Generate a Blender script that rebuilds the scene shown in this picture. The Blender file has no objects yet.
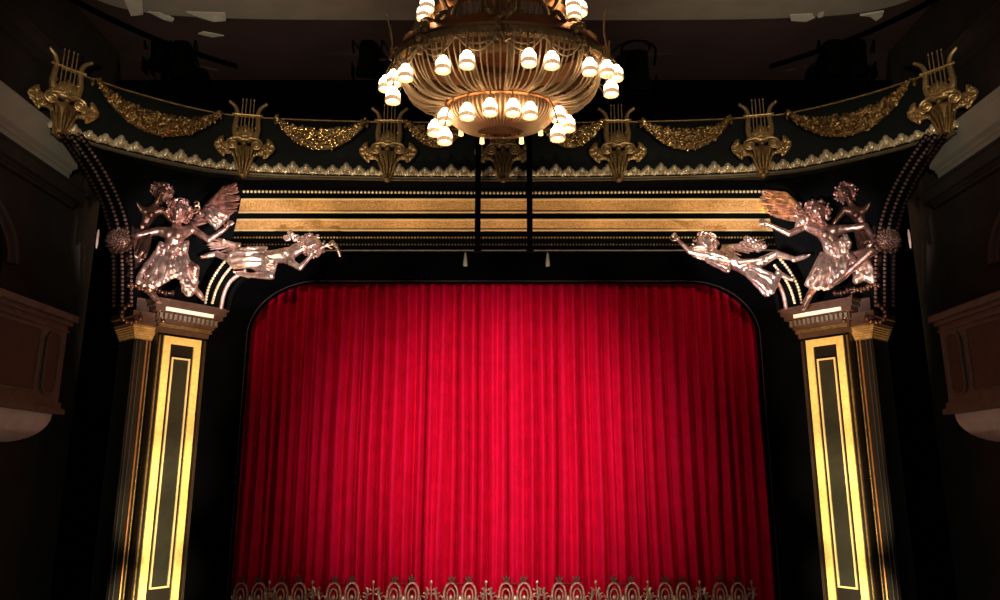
import bpy, bmesh, math, random
from mathutils import Vector, Matrix, Euler
random.seed(7)
C = bpy.context.scene.collection
PI = math.pi
# ------------------------------------------------------------------ camera
HC = 3.5; PITCH = math.radians(13.0); F = 760.0; CX = 503.5; CY = 300.0
cp, sp = math.cos(PITCH), math.sin(PITCH)
def ray(px, py):
    u = (CY - py) / F
    return Vector(((px - CX) / F, cp - u*sp, sp + u*cp))
def P(px, py, Y):
    d = ray(px, py); return Vector((d.x*Y/d.y, Y, HC + d.z*Y/d.y))
def PZ(px, py, z):
    d = ray(px, py); t = (z - HC)/d.z; return Vector((d.x*t, d.y*t, z))
def PX(px, py, X):
    d = ray(px, py); t = X/d.x; return Vector((X, d.y*t, HC + d.z*t))
def proj(p):
    x, y, z = p.x, p.y, p.z - HC
    dep = y*cp + z*sp; up = -y*sp + z*cp
    return CX + F*x/dep, CY - F*up/dep
cam = bpy.data.cameras.new('camera'); co = bpy.data.objects.new('camera', cam); C.objects.link(co)
cam.sensor_width = 36; cam.lens = F*36/1000; cam.shift_x = -(CX-500)/1000
co.location = (0, 0, HC); co.rotation_euler = (PI/2 + PITCH, 0, 0); cam.clip_end = 200
bpy.context.scene.camera = co
# ------------------------------------------------------------------ materials
def mat(name, col, rough=.5, metal=0., noise=None, emit=None, estr=0., spec=.5, bump=None, sheen=0.):
    m = bpy.data.materials.new(name); m.use_nodes = True
    nt = m.node_tree; b = nt.nodes['Principled BSDF']
    b.inputs['Base Color'].default_value = (*col, 1); b.inputs['Roughness'].default_value = rough
    b.inputs['Metallic'].default_value = metal; b.inputs['Specular IOR Level'].default_value = spec
    if sheen: b.inputs['Sheen Weight'].default_value = sheen
    if emit:
        b.inputs['Emission Color'].default_value = (*emit, 1); b.inputs['Emission Strength'].default_value = estr
    tc = nt.nodes.new('ShaderNodeTexCoord')
    if noise:
        sc, col2, amt = noise
        n = nt.nodes.new('ShaderNodeTexNoise'); n.inputs['Scale'].default_value = sc; n.inputs['Detail'].default_value = 4
        nt.links.new(tc.outputs['Object'], n.inputs['Vector'])
        mx = nt.nodes.new('ShaderNodeMix'); mx.data_type = 'RGBA'
        mx.inputs['A'].default_value = (*col, 1); mx.inputs['B'].default_value = (*col2, 1)
        r = nt.nodes.new('ShaderNodeMapRange'); r.inputs[1].default_value = .35; r.inputs[2].default_value = .65; r.inputs[4].default_value = amt
        nt.links.new(n.outputs['Fac'], r.inputs[0]); nt.links.new(r.outputs[0], mx.inputs['Factor'])
        nt.links.new(mx.outputs['Result'], b.inputs['Base Color'])
    if bump:
        sc, st = bump
        n = nt.nodes.new('ShaderNodeTexNoise'); n.inputs['Scale'].default_value = sc; n.inputs['Detail'].default_value = 3
        nt.links.new(tc.outputs['Object'], n.inputs['Vector'])
        bp = nt.nodes.new('ShaderNodeBump'); bp.inputs['Strength'].default_value = st; bp.inputs['Distance'].default_value = .02
        nt.links.new(n.outputs['Fac'], bp.inputs['Height']); nt.links.new(bp.outputs['Normal'], b.inputs['Normal'])
    return m
M = dict(
 velvet=mat('velvet', (.74, .0, .036), .8, noise=(3., (.55, .0, .02), .6), spec=.12, sheen=.0),
 black=mat('black_cloth', (.002, .002, .0025), 1., spec=.0),
 greenblack=mat('green_black_panel', (.0045, .0075, .0085), .5, noise=(2., (.008, .011, .012), .7), spec=.25),
 shell=mat('black_shell', (.0022, .0025, .0028), .8, spec=.02),
 litpaint=mat('lit_strip_paint', (1., .88, .72), .4),  # pale colour carries the light grazing the capital
 glass=mat('lit_bead', (1., .8, .5), .3, .3),
 gold=mat('gilding', (.74, .52, .25), .36, .75, noise=(9., (.42, .27, .11), .7), bump=(40, .4)),
 goldb=mat('bright_gilding', (1., .76, .3), .4, .4, noise=(14., (.75, .46, .13), .5), bump=(70, .3)),
 goldf=mat('fruit_gilding', (.95, .64, .28), .2, .92, noise=(7., (.30, .17, .06), .9)),
 goldtex=mat('hammered_gilding', (.66, .36, .14), .45, .45, noise=(26., (.34, .17, .045), .9), bump=(60, .8)),
 golddark=mat('old_gilding', (.30, .19, .075), .42, .7, noise=(11., (.14, .08, .03), .7), bump=(50, .5)),
 goldline=mat('gold_line', (1., .78, .42), .3, .5),
 silver=mat('silver_leaf', (.95, .88, .70), .3, .5, noise=(5., (.6, .42, .18), .8), bump=(50, .4)),
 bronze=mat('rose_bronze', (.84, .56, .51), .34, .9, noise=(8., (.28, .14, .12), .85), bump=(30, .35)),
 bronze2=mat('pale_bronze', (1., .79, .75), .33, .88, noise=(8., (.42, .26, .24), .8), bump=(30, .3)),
 bronze_shade=mat('shaded_bronze', (.15, .08, .06), .3, .8, noise=(6., (.1, .05, .04), .5), bump=(30, .35)),  # rose bronze darkened: shade of the upper statues and ribs put into the colour
 wood=mat('painted_wood', (.07, .035, .022), .42, .0, noise=(7., (.045, .02, .014), .8)),
 woodb=mat('balcony_wood', (.15, .125, .10), .6, noise=(5., (.09, .07, .055), .7)),
 woodd=mat('balcony_panel', (.06, .04, .03), .6, noise=(5., (.04, .026, .02), .7)),
 shaft=mat('column_paint', (.008, .0055, .004), .5, noise=(6., (.005, .0035, .003), .7), spec=.2),
 inner=mat('olive_panel', (.016, .015, .010), .36, noise=(8., (.010, .009, .006), .6)),
 plaster=mat('grey_plaster', (.36, .34, .30), .8, noise=(2., (.29, .28, .25), .7)),
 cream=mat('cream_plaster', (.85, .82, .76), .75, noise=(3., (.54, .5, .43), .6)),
 wall=mat('dark_wall', (.040, .034, .032), .85, noise=(1.3, (.026, .021, .02), .8), spec=.2),
 ceil=mat('dark_ceiling', (.09, .05, .055), .6, noise=(.6, (.055, .035, .035), .8)),
 floor=mat('stage_boards', (.05, .035, .03), .5, noise=(3., (.03, .02, .018), .7)),
 iron=mat('black_iron', (.003, .003, .003), .9, .0, spec=.02),
 copper=mat('copper_rim', (.55, .22, .08), .35, .8, noise=(7., (.34, .13, .05), .6)),
 chbrass=mat('antique_brass', (.52, .33, .15), .38, .6, noise=(14., (.28, .15, .06), .7), bump=(60, .5)),
 crystal=mat('crystal_strand', (.58, .39, .21), .3, .35, bump=(160, .9), spec=.8),
 shade=mat('glass_shade', (1., .93, .8), .3, emit=(1., .80, .55), estr=6.),
 skirt=mat('fluted_skirt', (.5, .33, .2), .3, emit=(1., .56, .26), estr=.6),
 tube=mat('yellow_glass', (1., .8, .4), .3, emit=(1., .66, .25), estr=2.2),
 wlamp=mat('wall_lamp_glass', (.8, .6, .55), .3, emit=(1., .6, .5), estr=.22),
 bowlm=mat('amber_bowl', (.5, .31, .14), .6, .1, noise=(9., (.3, .17, .07), .8)),
 mould=mat('dull_moulding', (.16, .13, .08), .45, .4, noise=(9., (.1, .08, .05), .7)),
 fringe=mat('amber_fringe', (.85, .55, .30), .35, .4, bump=(120, .8)),
 piping=mat('dull_piping', (.04, .012, .012), .8),
 reed=mat('dark_reed', (.03, .018, .012), .4, noise=(9., (.018, .01, .007), .7)),
 embroid=mat('gold_embroidery', (.95, .60, .40), .36, .6, noise=(14., (.45, .2, .12), .9)),
 embdark=mat('dark_embroidery', (.16, .03, .02), .6, .2),
)
# ------------------------------------------------------------------ mesh builder
class MB:
    def __init__(s): s.v = []; s.f = []
    def add(s, vs, fs):
        n = len(s.v); s.v += [tuple(v) for v in vs]; s.f += [tuple(i+n for i in f) for f in fs]; return s
    def box(s, a, b, m=None):
        a = Vector(a); b = Vector(b)
        vs = [Vector((x, y, z)) for x in (a.x, b.x) for y in (a.y, b.y) for z in (a.z, b.z)]
        if m: vs = [m @ v for v in vs]
        return s.add(vs, [(0,1,3,2),(4,6,7,5),(0,4,5,1),(2,3,7,6),(0,2,6,4),(1,5,7,3)])
    def tube(s, pts, r, n=8, caps=True, close=False):
        pts = [Vector(p) for p in pts]; k = len(pts)
        rs = r if isinstance(r, (list, tuple)) else [r]*k
        vs = []; fs = []; up = None
        for i, p in enumerate(pts):
            if close: t = (pts[(i+1) % k] - pts[i-1])
            else: t = (pts[min(i+1, k-1)] - pts[max(i-1, 0)])
            if t.length < 1e-9: t = Vector((0, 0, 1))
            t.normalize()
            if up is None:
                a = Vector((0, 0, 1)) if abs(t.z) < .9 else Vector((0, 1, 0)); up = t.cross(a).normalized()
            up = (up - t*up.dot(t))
            if up.length < 1e-6: up = t.orthogonal()
            up.normalize()
            w = t.cross(up)
            for j in range(n):
                a = 2*PI*j/n; vs.append(p + (up*math.cos(a) + w*math.sin(a))*rs[i])
        for i in range(k if close else k-1):
            i2 = (i+1) % k
            for j in range(n):
                j2 = (j+1) % n; fs.append((i*n+j, i*n+j2, i2*n+j2, i2*n+j))
        if caps and not close:
            fs.append(tuple(reversed(range(n)))); fs.append(tuple((k-1)*n+j for j in range(n)))
        return s.add(vs, fs)
    def ell(s, c, r, n=8, m=6, rot=None):
        c = Vector(c); r = (r, r, r) if isinstance(r, (int, float)) else r
        vs = [Vector((0, 0, r[2]))]
        for i in range(1, m):
            a = PI*i/m
            for j in range(n):
                b = 2*PI*j/n; vs.append(Vector((r[0]*math.sin(a)*math.cos(b), r[1]*math.sin(a)*math.sin(b), r[2]*math.cos(a))))
        vs.append(Vector((0, 0, -r[2])))
        if rot is not None: vs = [rot @ v for v in vs]
        fs = [(0, 1+j, 1+(j+1) % n) for j in range(n)]
        for i in range(m-2):
            for j in range(n):
                a = 1+i*n; fs.append((a+j, a+n+j, a+n+(j+1) % n, a+(j+1) % n))
        a = 1+(m-2)*n; e = len(vs)-1
        fs += [(e, a+(j+1) % n, a+j) for j in range(n)]
        return s.add([v+c for v in vs], fs)
    def lathe(s, prof, c=(0, 0, 0), n=16, ky=1., flute=0, famp=0.):
        c = Vector(c); vs = []; fs = []
        for r, z in prof:
            for j in range(n):
                a = 2*PI*j/n; rr = r*(1+famp*math.cos(flute*a)) if flute else r
                vs.append(c + Vector((rr*math.cos(a), rr*math.sin(a)*ky, z)))
        for i in range(len(prof)-1):
            for j in range(n):
                fs.append((i*n+j, i*n+(j+1) % n, (i+1)*n+(j+1) % n, (i+1)*n+j))
        return s.add(vs, fs)
    def sweep(s, sections, closed=True):
        """sections: list of equal-length point rings"""
        n = len(sections[0]); vs = [p for sec in sections for p in sec]; fs = []
        for i in range(len(sections)-1):
            for j in range(n if closed else n-1):
                fs.append((i*n+j, i*n+(j+1) % n, (i+1)*n+(j+1) % n, (i+1)*n+j))
        if closed: fs.append(tuple(range(n))); fs.append(tuple((len(sections)-1)*n+j for j in reversed(range(n))))
        return s.add(vs, fs)
    def xf(s, m): s.v = [tuple(m @ Vector(v)) for v in s.v]; return s
    def build(s, name, m, parent=None, smooth=True, angle=40):
        me = bpy.data.meshes.new(name); me.from_pydata(s.v, [], s.f); me.update()
        bm = bmesh.new(); bm.from_mesh(me); bmesh.ops.recalc_face_normals(bm, faces=bm.faces); bm.to_mesh(me); bm.free()
        me.materials.append(M[m] if isinstance(m, str) else m)
        if smooth:
            me.polygons.foreach_set('use_smooth', [True]*len(me.polygons))
            try: me.set_sharp_from_angle(angle=math.radians(angle))
            except Exception: pass
        o = bpy.data.objects.new(name, me); C.objects.link(o)
        if parent:
            o.parent = parent; o.matrix_parent_inverse = parent.matrix_world.inverted() if False else Matrix.Identity(4)
            if parent.get('_w'):    # geometry given in world space: pull back to the parent's frame
                me.transform(Matrix.Translation(-Vector(parent['_w'])))
        return o
def empty(name, loc=(0, 0, 0), world=True):
    o = bpy.data.objects.new(name, None); C.objects.link(o); o.location = loc; o.empty_display_size = .2
    if world: o['_w'] = tuple(loc)
    return o
def tag(o, label=None, cat=None, group=None, kind=None):
    if label: o['label'] = label
    if cat: o['category'] = cat
    if group: o['group'] = group
    if kind: o['kind'] = kind
    return o
def copy_tree(o, parent=None):
    c = o.copy(); C.objects.link(c); c.parent = parent
    for ch in list(o.children): copy_tree(ch, c)
    return c
def world_child(mb, name, m, parent, **k):      # part whose points are in world space under a world-placed empty (two levels deep allowed)
    return mb.build(name, m, parent, **k)
def sculpt(mb, name, m, parent, voxel=.018, smooth=4, fac=.5):
    """merge overlapping volumes into one continuous skin"""
    o = mb.build(name, m, parent)
    r = o.modifiers.new('r', 'REMESH'); r.mode = 'VOXEL'; r.voxel_size = voxel; r.use_smooth_shade = True
    s_ = o.modifiers.new('s', 'SMOOTH'); s_.iterations = smooth; s_.factor = fac
    dg = bpy.context.evaluated_depsgraph_get(); dg.update()
    me = bpy.data.meshes.new_from_object(o.evaluated_get(dg)); o.modifiers.clear(); o.data = me
    me.polygons.foreach_set('use_smooth', [True]*len(me.polygons))
    if not me.materials: me.materials.append(M[m])
    return o
def cat(pts, n=8):
    pts = [Vector(p) for p in pts]; out = []
    for i in range(len(pts)-1):
        a = pts[max(i-1, 0)]; b = pts[i]; c = pts[i+1]; d = pts[min(i+2, len(pts)-1)]
        for k in range(n):
            t = k/n
            out.append(.5*((2*b) + (c-a)*t + (2*a-5*b+4*c-d)*t*t + (3*b-a-3*c+d)*t**3))
    out.append(pts[-1]); return out
def mx(v): return Vector((-v.x, v.y, v.z))
# ------------------------------------------------------------------ curved fascia plan
zb = P(503.5, 180, 16.0).z           # height of the fascia's bottom edge
zt = P(503.5, 125, 16.0).z           # height of the brass rail
half = [PZ(x, y, zb) for x, y in ((50, 132.6), (92, 145), (134, 156), (190, 168), (233, 174), (300, 177.6), (400, 179.6))] + [Vector((0, 16.0, zb))]
half = half + [mx(p) for p in reversed(half[:-1])]
plan = cat(half, 16)
def fas_at(px, z, off=0.):
    """point of the fascia plan seen at picture column px for height z, with its tangent angle"""
    best = None
    for i in range(len(plan)-1):
        a = Vector((plan[i].x, plan[i].y, z)); b = Vector((plan[i+1].x, plan[i+1].y, z))
        xa, xb = proj(a)[0], proj(b)[0]
        if xa <= px <= xb or best is None or (px > xb):
            t = max(0., min(1., (px-xa)/(xb-xa))); d = (b-a).normalized()
            n = Vector((d.y, -d.x, 0)); best = (a.lerp(b, t) + n*off, math.atan2(d.y, d.x))
            if xa <= px <= xb: break
    return best
def off_curve(z, off, i0=0, i1=None):
    out = []
    L = plan[i0:i1]
    for i, p in enumerate(L):
        d = (L[min(i+1, len(L)-1)] - L[max(i-1, 0)]).normalized(); n = Vector((d.y, -d.x, 0))
        out.append(Vector((p.x, p.y, z)) + n*off)
    return out
# ---- room shell
def struct(o): o['kind'] = 'structure'; return o
struct(MB().box((-14, -3, -.3), (14, 19.5, 0)).build('floor', 'floor', smooth=False))
ZC = P(503.5, 80, 17.5).z
struct(MB().box((-14, -3, ZC), (14, 19.5, ZC+.3)).build('ceiling', 'ceil', smooth=False))
struct(MB().box((-14, 19.0, 0), (14, 19.3, ZC)).build('wall_back', 'black', smooth=False))
# upper wall above the proscenium
struct(MB().box((-10, 17.5, zb+.1), (10, 17.8, ZC)).build('wall_upper', 'black', smooth=False))
# lighter ceiling panel nearer to the viewer, with a thick edge
yA = PZ(503.5, 20, ZC-.12).y
yL = [PZ(x, y, ZC-.12) for x, y in ((20, -60), (70, -14), (130, 10), (220, 18), (360, 20), (503.5, 20))]
edge = cat(yL + [mx(p) for p in reversed(yL[:-1])], 8)
mb = MB()
mb.sweep([[Vector((p.x, p.y, ZC-.12)), Vector((p.x, p.y, ZC)), Vector((p.x*1.0, 2., ZC)), Vector((p.x*1.0, 2., ZC-.12))] for p in edge])
struct(mb.build('trim_1', 'plaster', smooth=False))
for sgn in (-1, 1):   # dark diagonal rib across the ceiling
    pts = [PZ(x, y, ZC-.1) for x, y in ((55, -10), (100, 14), (150, 37), (200, 55), (235, 66))]
    if sgn > 0: pts = [mx(p) for p in pts]
    struct(MB().tube(cat(pts), .06, 8).build('trim_%d' % (3 if sgn < 0 else 4), 'black'))
# patches of light on the ceiling, put in as thin pale panels
def cpatch(poly, name):
    z = ZC-.135
    vs = [PZ(x, y, z) for x, y in poly]; n = len(vs)
    mb = MB(); mb.add(vs + [v + Vector((0, 0, .04)) for v in vs], [tuple(range(n)), tuple(range(n, 2*n))] + [(i, (i+1) % n, n+(i+1) % n, n+i) for i in range(n)])
    o = mb.build(name, 'cream', smooth=False); return struct(o)
n_tr = 5
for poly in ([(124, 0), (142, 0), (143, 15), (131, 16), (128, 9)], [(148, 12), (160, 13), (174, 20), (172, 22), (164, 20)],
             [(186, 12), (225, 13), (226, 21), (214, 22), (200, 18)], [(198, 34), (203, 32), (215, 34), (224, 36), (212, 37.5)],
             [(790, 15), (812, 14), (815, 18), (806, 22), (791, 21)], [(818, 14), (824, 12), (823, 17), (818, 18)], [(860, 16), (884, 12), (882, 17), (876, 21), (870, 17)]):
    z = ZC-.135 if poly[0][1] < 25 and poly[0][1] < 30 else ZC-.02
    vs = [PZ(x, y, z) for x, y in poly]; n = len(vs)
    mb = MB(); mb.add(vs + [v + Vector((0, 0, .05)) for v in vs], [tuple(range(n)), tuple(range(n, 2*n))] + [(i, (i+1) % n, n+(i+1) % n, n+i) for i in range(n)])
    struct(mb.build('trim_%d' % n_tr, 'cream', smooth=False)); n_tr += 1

# side walls with an arched opening above each balcony
WX = -9.1
def side_wall(sg):
    X = WX*(-sg) if sg > 0 else WX
    mb = MB()
    y0, y1, yo0, yo1 = -3., 16.2, 8.6, 13.3
    zo0 = 5.0; zc = 7.3; rad = (yo1-yo0)/2; zr = 1.15
    def q(ya, za, yb, zb_): mb.add([(X, ya, za), (X, yb, za), (X, yb, zb_), (X, ya, zb_)], [(0, 1, 2, 3)])
    q(y0, 0, yo0, ZC); q(yo1, 0, y1, ZC); q(yo0, 0, yo1, zo0)
    N = 24; prev = None
    for i in range(N+1):
        a = PI*i/N; y = (yo0+yo1)/2 - rad*math.cos(a); z = zc + zr*math.sin(a)
        if prev:
            mb.add([(X, prev[0], prev[1]), (X, y, z), (X, y, ZC), (X, prev[0], ZC)], [(0, 1, 2, 3)])
            s2 = X - .5*(-sg if False else (1 if X > 0 else -1))*-1
            mb.add([(X, prev[0], prev[1]), (X, y, z), (s2, y, z), (s2, prev[0], prev[1])], [(0, 1, 2, 3)])
        prev = (y, z)
    s2 = X + (.5 if X > 0 else -.5)
    mb.add([(X, yo0, zo0), (X, yo0, zc), (s2, yo0, zc), (s2, yo0, zo0)], [(0, 1, 2, 3)])
    mb.add([(X, yo1, zo0), (X, yo1, zc), (s2, yo1, zc), (s2, yo1, zo0)], [(0, 1, 2, 3)])
    s3 = X + (2.5 if X > 0 else -2.5)
    mb.add([(s3, -3, 0), (s3, 16.2, 0), (s3, 16.2, ZC), (s3, -3, ZC)], [(0, 1, 2, 3)])
    mb.add([(X, 16.2, 0), (s3, 16.2, 0), (s3, 16.2, ZC), (X, 16.2, ZC)], [(0, 1, 2, 3)])
    struct(mb.build('wall_left' if X < 0 else 'wall_right', 'wall', smooth=False))
    # archivolt
    sx = 1 if X > 0 else -1
    sec = []
    for i in range(N+1):
        a = PI*i/N
        yy = (yo0+yo1)/2
        o_ = lambda r, x: Vector((x, yy - (rad+r)*math.cos(a), zc + (zr+r)*math.sin(a)))
        sec.append([o_(0, X), o_(0, X-.08*sx), o_(.12, X-.08*sx), o_(.15, X-.14*sx), o_(.25, X-.14*sx), o_(.3, X)])
    return X, sec
for sg, nm in ((-1, 2), (1, 12)):
    X, sec = side_wall(sg)
    sx = 1 if X > 0 else -1
    mb = MB(); mb.sweep(sec); struct(mb.build('trim_%d' % nm, 'woodd'))
    # pale cornice running along the wall, stepped underneath
    zcn = PX(80, 180, -8.75).z
    prof = [(0, 0), (.12, 0), (.12, .12), (.16, .14), (.16, .2), (.26, .24), (.3, .62), (.36, .66), (.36, .74), (0, .74)]
    mb = MB(); y1 = PX(80, 180, -8.75).y
    mb.sweep([[Vector((X - sx*a, y, zcn + b)) for a, b in prof] for y in (2., y1)])
    struct(mb.build('trim_%d' % (nm+11), 'plaster', smooth=False))
    mb = MB()
    mb.sweep([[Vector((X - sx*a, y, zcn - .5 + b*.5)) for a, b in prof] for y in (2., y1+.3)])
    mb.sweep([[Vector((X - sx*a, y, zcn + 1.9 + b*.5)) for a, b in prof] for y in (2., y1-.6)])
    struct(mb.build('trim_%d' % (nm+12), 'wall', smooth=False))

# ------------------------------------------------------------------ proscenium mask (black) with a rounded opening
YM = 17.4
hw = abs(P(226.5, 600, YM).x); ztop = P(503.5, 281, YM).z
rx, rz = 1.6, 1.3
arch = [Vector((-hw, YM, 0))]
for i in range(17):
    a = PI/2*i/16; arch.append(Vector((-hw + rx - rx*math.cos(a), YM, ztop - rz + rz*math.sin(a) - .0)))
arch += [mx(p) for p in reversed(arch)]
mb = MB(); secs = []
for p in arch:
    ox = -9.0 if p.x < 0 else 9.0
    t = 1 if p.z > ztop - rz*.9 else 0
    secs.append(p)
N = len(arch)
outer = []
for i, p in enumerate(arch):
    if i == 0: outer.append(Vector((-8.8, YM, 0)))
    elif i == N-1: outer.append(Vector((8.8, YM, 0)))
    else:
        ang = math.atan2(p.z - 4, p.x); k = max(abs(math.cos(ang))/8.8, abs(math.sin(ang))/(6.0))
        outer.append(Vector((math.cos(ang)/k, YM, 4 + math.sin(ang)/k)))
bk = lambda v: v + Vector((0, .25, 0))
mb.sweep([[arch[i], outer[i], bk(outer[i]), bk(arch[i])] for i in range(N)])
struct(mb.build('trim_30', 'black', smooth=False))
# thin piping round the opening
piping = tag(MB().tube(arch, .012, 6).build('arch_piping', 'piping'), 'thin dull line edging the rounded black opening over the red curtain', 'edging')

# ------------------------------------------------------------------ stage curtain
YCU = 18.0
cur = tag(empty('stage_curtain', (0, YCU, 0)), 'crimson pleated velvet stage curtain with gold embroidered hem', 'curtain')
rnd = random.Random(3)
ZT = ztop + .5
def drape(x0, x1, seed):
    r = random.Random(seed)
    # pleat phase as a running integral of an irregular frequency
    nx, nz = 1100, 46
    fr = []; x = 0
    knots = [r.uniform(.75, 1.35) for _ in range(40)]; ampk = [r.uniform(.45, 1.15) for _ in range(60)]
    slk = [r.uniform(-1, 1) for _ in range(14)]
    ph = 0; phs = []; amps = []
    for i in range(nx+1):
        t = i/nx; k = t*38; a = knots[int(k)]*(1-k % 1) + knots[int(k)+1]*(k % 1)
        ph += a*2*PI*(x1-x0)/.27/nx; phs.append(ph)
        k = t*57; amps.append(ampk[int(k)]*(1-k % 1) + ampk[int(k)+1]*(k % 1))
    vs = []; fs = []
    for j in range(nz+1):
        h = j/nz; z = .12 + (ZT-.12)*h; low = 1-h
        for i in range(nx+1):
            t = i/nx; X = x0 + (x1-x0)*t
            k = t*12; sl = slk[int(k)]*(1-k % 1) + slk[int(k)+1]*(k % 1)
            p = phs[i] + sl*1.8*low + .5*math.sin(h*7+t*9)*low
            env = min(1., t*40, (1-t)*40)
            dy = .16*amps[i]*(math.sin(p) + .10*math.sin(2*p+1.1)) + low*.10*math.sin(p*.5+sl*2) + .05*low*math.sin(p*.31+1)
            vs.append((X + .03*math.cos(p)*amps[i], YCU + dy*env + .02, z))
    w = nx+1
    for j in range(nz):
        for i in range(nx): fs.append((j*w+i, j*w+i+1, (j+1)*w+i+1, (j+1)*w+i))
    m_ = MB(); m_.v = vs; m_.f = fs
    return m_
drape(-7.0, .28, 5).build('drape', 'velvet', cur, angle=180)
drape(.24, 7.0, 11).build('drape', 'velvet', cur, angle=180)
# hem embroidery
def spiral(c, r0, r1, a0, turns, n=14, y=0):
    return [Vector((c[0] + (r0+(r1-r0)*k/n)*math.cos(a0+turns*2*PI*k/n), y, c[1] + (r0+(r1-r0)*k/n)*math.sin(a0+turns*2*PI*k/n))) for k in range(n+1)]
def medallion():
    root = MB()
    for s in (-1, 1):
        x = s*.2
        ring = [Vector((x + .15*math.cos(a), 0, .62 + .25*math.sin(a))) for a in [2*PI*k/18 for k in range(18)]]
        root.tube(ring, .026, 6, close=True)
        ring = [Vector((x + .085*math.cos(a), -.02, .6 + .15*math.sin(a))) for a in [2*PI*k/14 for k in range(14)]]
        root.tube(ring, .02, 6, close=True)
        root.ell((x, -.03, .56), (.045, .03, .07))
        root.tube(spiral((x+s*.24, .55), .11, .03, PI/2 if s > 0 else PI/2, -s*1.2), .02, 6)
        root.tube(cat([(x+s*.12, 0, .4), (x+s*.28, 0, .48), (x+s*.34, 0, .66), (x+s*.31, 0, .78)]), [.03]*24+[.008], 6)
        for k in range(3): root.ell((x+s*(.2+.05*k), -.01, .36+.06*k), (.05, .025, .03))
    root.ell((0, -.02, .5), (.06, .03, .12)); root.ell((0, -.02, .3), (.14, .03, .07))
    root.tube(cat([(-.5, 0, .2), (-.25, -.01, .3), (0, 0, .22), (.25, -.01, .3), (.5, 0, .2)]), .03, 6)
    return root
def crownlet():
    d = MB()
    for s in (-1, 1):
        x = s*.19
        for k in (-1, 0, 1): d.ell((x+k*.045, 0, .96-.03*abs(k)), (.024, .02, .085), rot=Euler((0, k*.45, 0)).to_matrix())
        d.ell((x, 0, .88), (.07, .025, .03))
    d.tube([(-.2, 0, .85), (.2, 0, .85)], .014, 6)
    return d
def sprig():
    d = MB(); d.tube([(0, 0, .3), (.01, 0, .6), (0, 0, .9)], [.02, .015, .008], 6)
    for s in (-1, 1):
        d.ell((s*.06, 0, .78), (.05, .02, .02), rot=Euler((0, -s*.6, 0)).to_matrix()); d.ell((s*.07, 0, .68), (.06, .02, .022), rot=Euler((0, s*.5, 0)).to_matrix())
        d.tube(spiral((s*.12, .42), .1, .03, PI*(0 if s < 0 else 1), s*1.1), .02, 6)
    d.ell((0, 0, .93), (.03, .02, .05)); d.ell((0, -.01, .5), (.08, .03, .05))
    return d
med0 = None
YE = YCU - .3
xs = [P(x, 590, YE).x for x in (250, 290, 343, 403, 460, 515, 568, 623, 674, 729)]
xs2 = [P(x, 590, YE).x for x in (269, 312, 373, 431, 486, 537, 596, 648, 700, 752)]
def place_part(src, x, name, m, parent, sc=1.):
    if src is None:
        src = None
for i, x in enumerate(xs):
    if i == 0:
        med0 = medallion().build('scroll_motif', 'embroid', cur); cr0 = crownlet().build('crown_motif', 'embdark', cur)
        for o_ in (med0, cr0): o_.data.transform(Matrix.Translation((0, YCU, 0))); o_.location = (x, YE-YCU, .33)
    else:
        for o_ in (med0, cr0):
            c = o_.copy(); C.objects.link(c); c.parent = cur; c.location = (x, YE-YCU, .33); c.scale = (1, 1, 1)
for i, x in enumerate(xs2):
    if i == 0:
        sp0 = sprig().build('sprig_motif', 'embroid', cur); sp0.data.transform(Matrix.Translation((0, YCU, 0))); sp0.location = (x, YE-YCU, .28)
    else:
        c = sp0.copy(); C.objects.link(c); c.parent = cur; c.location = (x, YE-YCU, .28)
MB().box((-6.4, YE-.03, .1), (6.4, YE+.1, .58)).build('hem_band', 'embroid', cur, smooth=False)

# ------------------------------------------------------------------ lintel over the opening
def zy(y, Y): return P(503.5, y, Y).z
def xrow(y, Y): return zy(y, Y)
prof = [(180, 16.0), (186, 16.25), (189, 16.42), (198.5, 16.5), (199, 16.46), (212.4, 16.56), (213.2, 16.62), (218.5, 16.70), (219.2, 16.66), (230, 16.76), (231, 16.86), (249, 17.05), (250.5, 17.0), (252, 17.35)]
XL = 6.55
lin = struct(empty('trim_31', (0, 16.5, zb)))
pp = [Vector((0, Y, zy(y, Y))) for y, Y in prof]
back = [Vector((0, 17.45, pp[-1].z)), Vector((0, 17.45, pp[0].z+.0))]
sec = pp + back
mb = MB(); mb.sweep([[v + Vector((x, 0, 0)) for v in sec] for x in (-XL, XL)])
mb.build('soffit', 'shell', lin, smooth=False)
def strip(ya, Ya, yb, Yb, th, name, m, x=XL-.1):
    a = Vector((0, Ya, zy(ya, Ya))); b = Vector((0, Yb, zy(yb, Yb))); n = Vector((0, -(a.z-b.z), -(Yb-Ya))).normalized()
    mb = MB(); mb.sweep([[v + Vector((xx, 0, 0)) for v in (a+n*th, b+n*th, b-n*.02, a-n*.02)] for xx in (-x, x)])
    return mb.build(name, m, lin, smooth=False)
strip(200, 16.46, 211.3, 16.56, .03, 'gold_band', 'goldtex'); strip(220, 16.66, 229.3, 16.76, .03, 'gold_band', 'goldtex')
for y, Y in ((199.3, 16.42), (212.2, 16.52), (219.6, 16.62), (230.2, 16.72)):
    MB().tube([(-XL+.1, Y, zy(y, Y)), (XL-.1, Y, zy(y, Y))], .024, 8).build('gold_fillet', 'goldline', lin)
MB().tube([(-XL, 16.98, zy(250.3, 16.98)), (XL, 16.98, zy(250.3, 16.98))], .018, 8).build('lower_fillet', 'woodb', lin)
def beads(pts_fn, n, r, name, m, parent, k=(6, 4)):
    mb = MB()
    for i in range(n): mb.ell(pts_fn(i/(n-1)), r, *k)
    return mb.build(name, m, parent)
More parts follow.
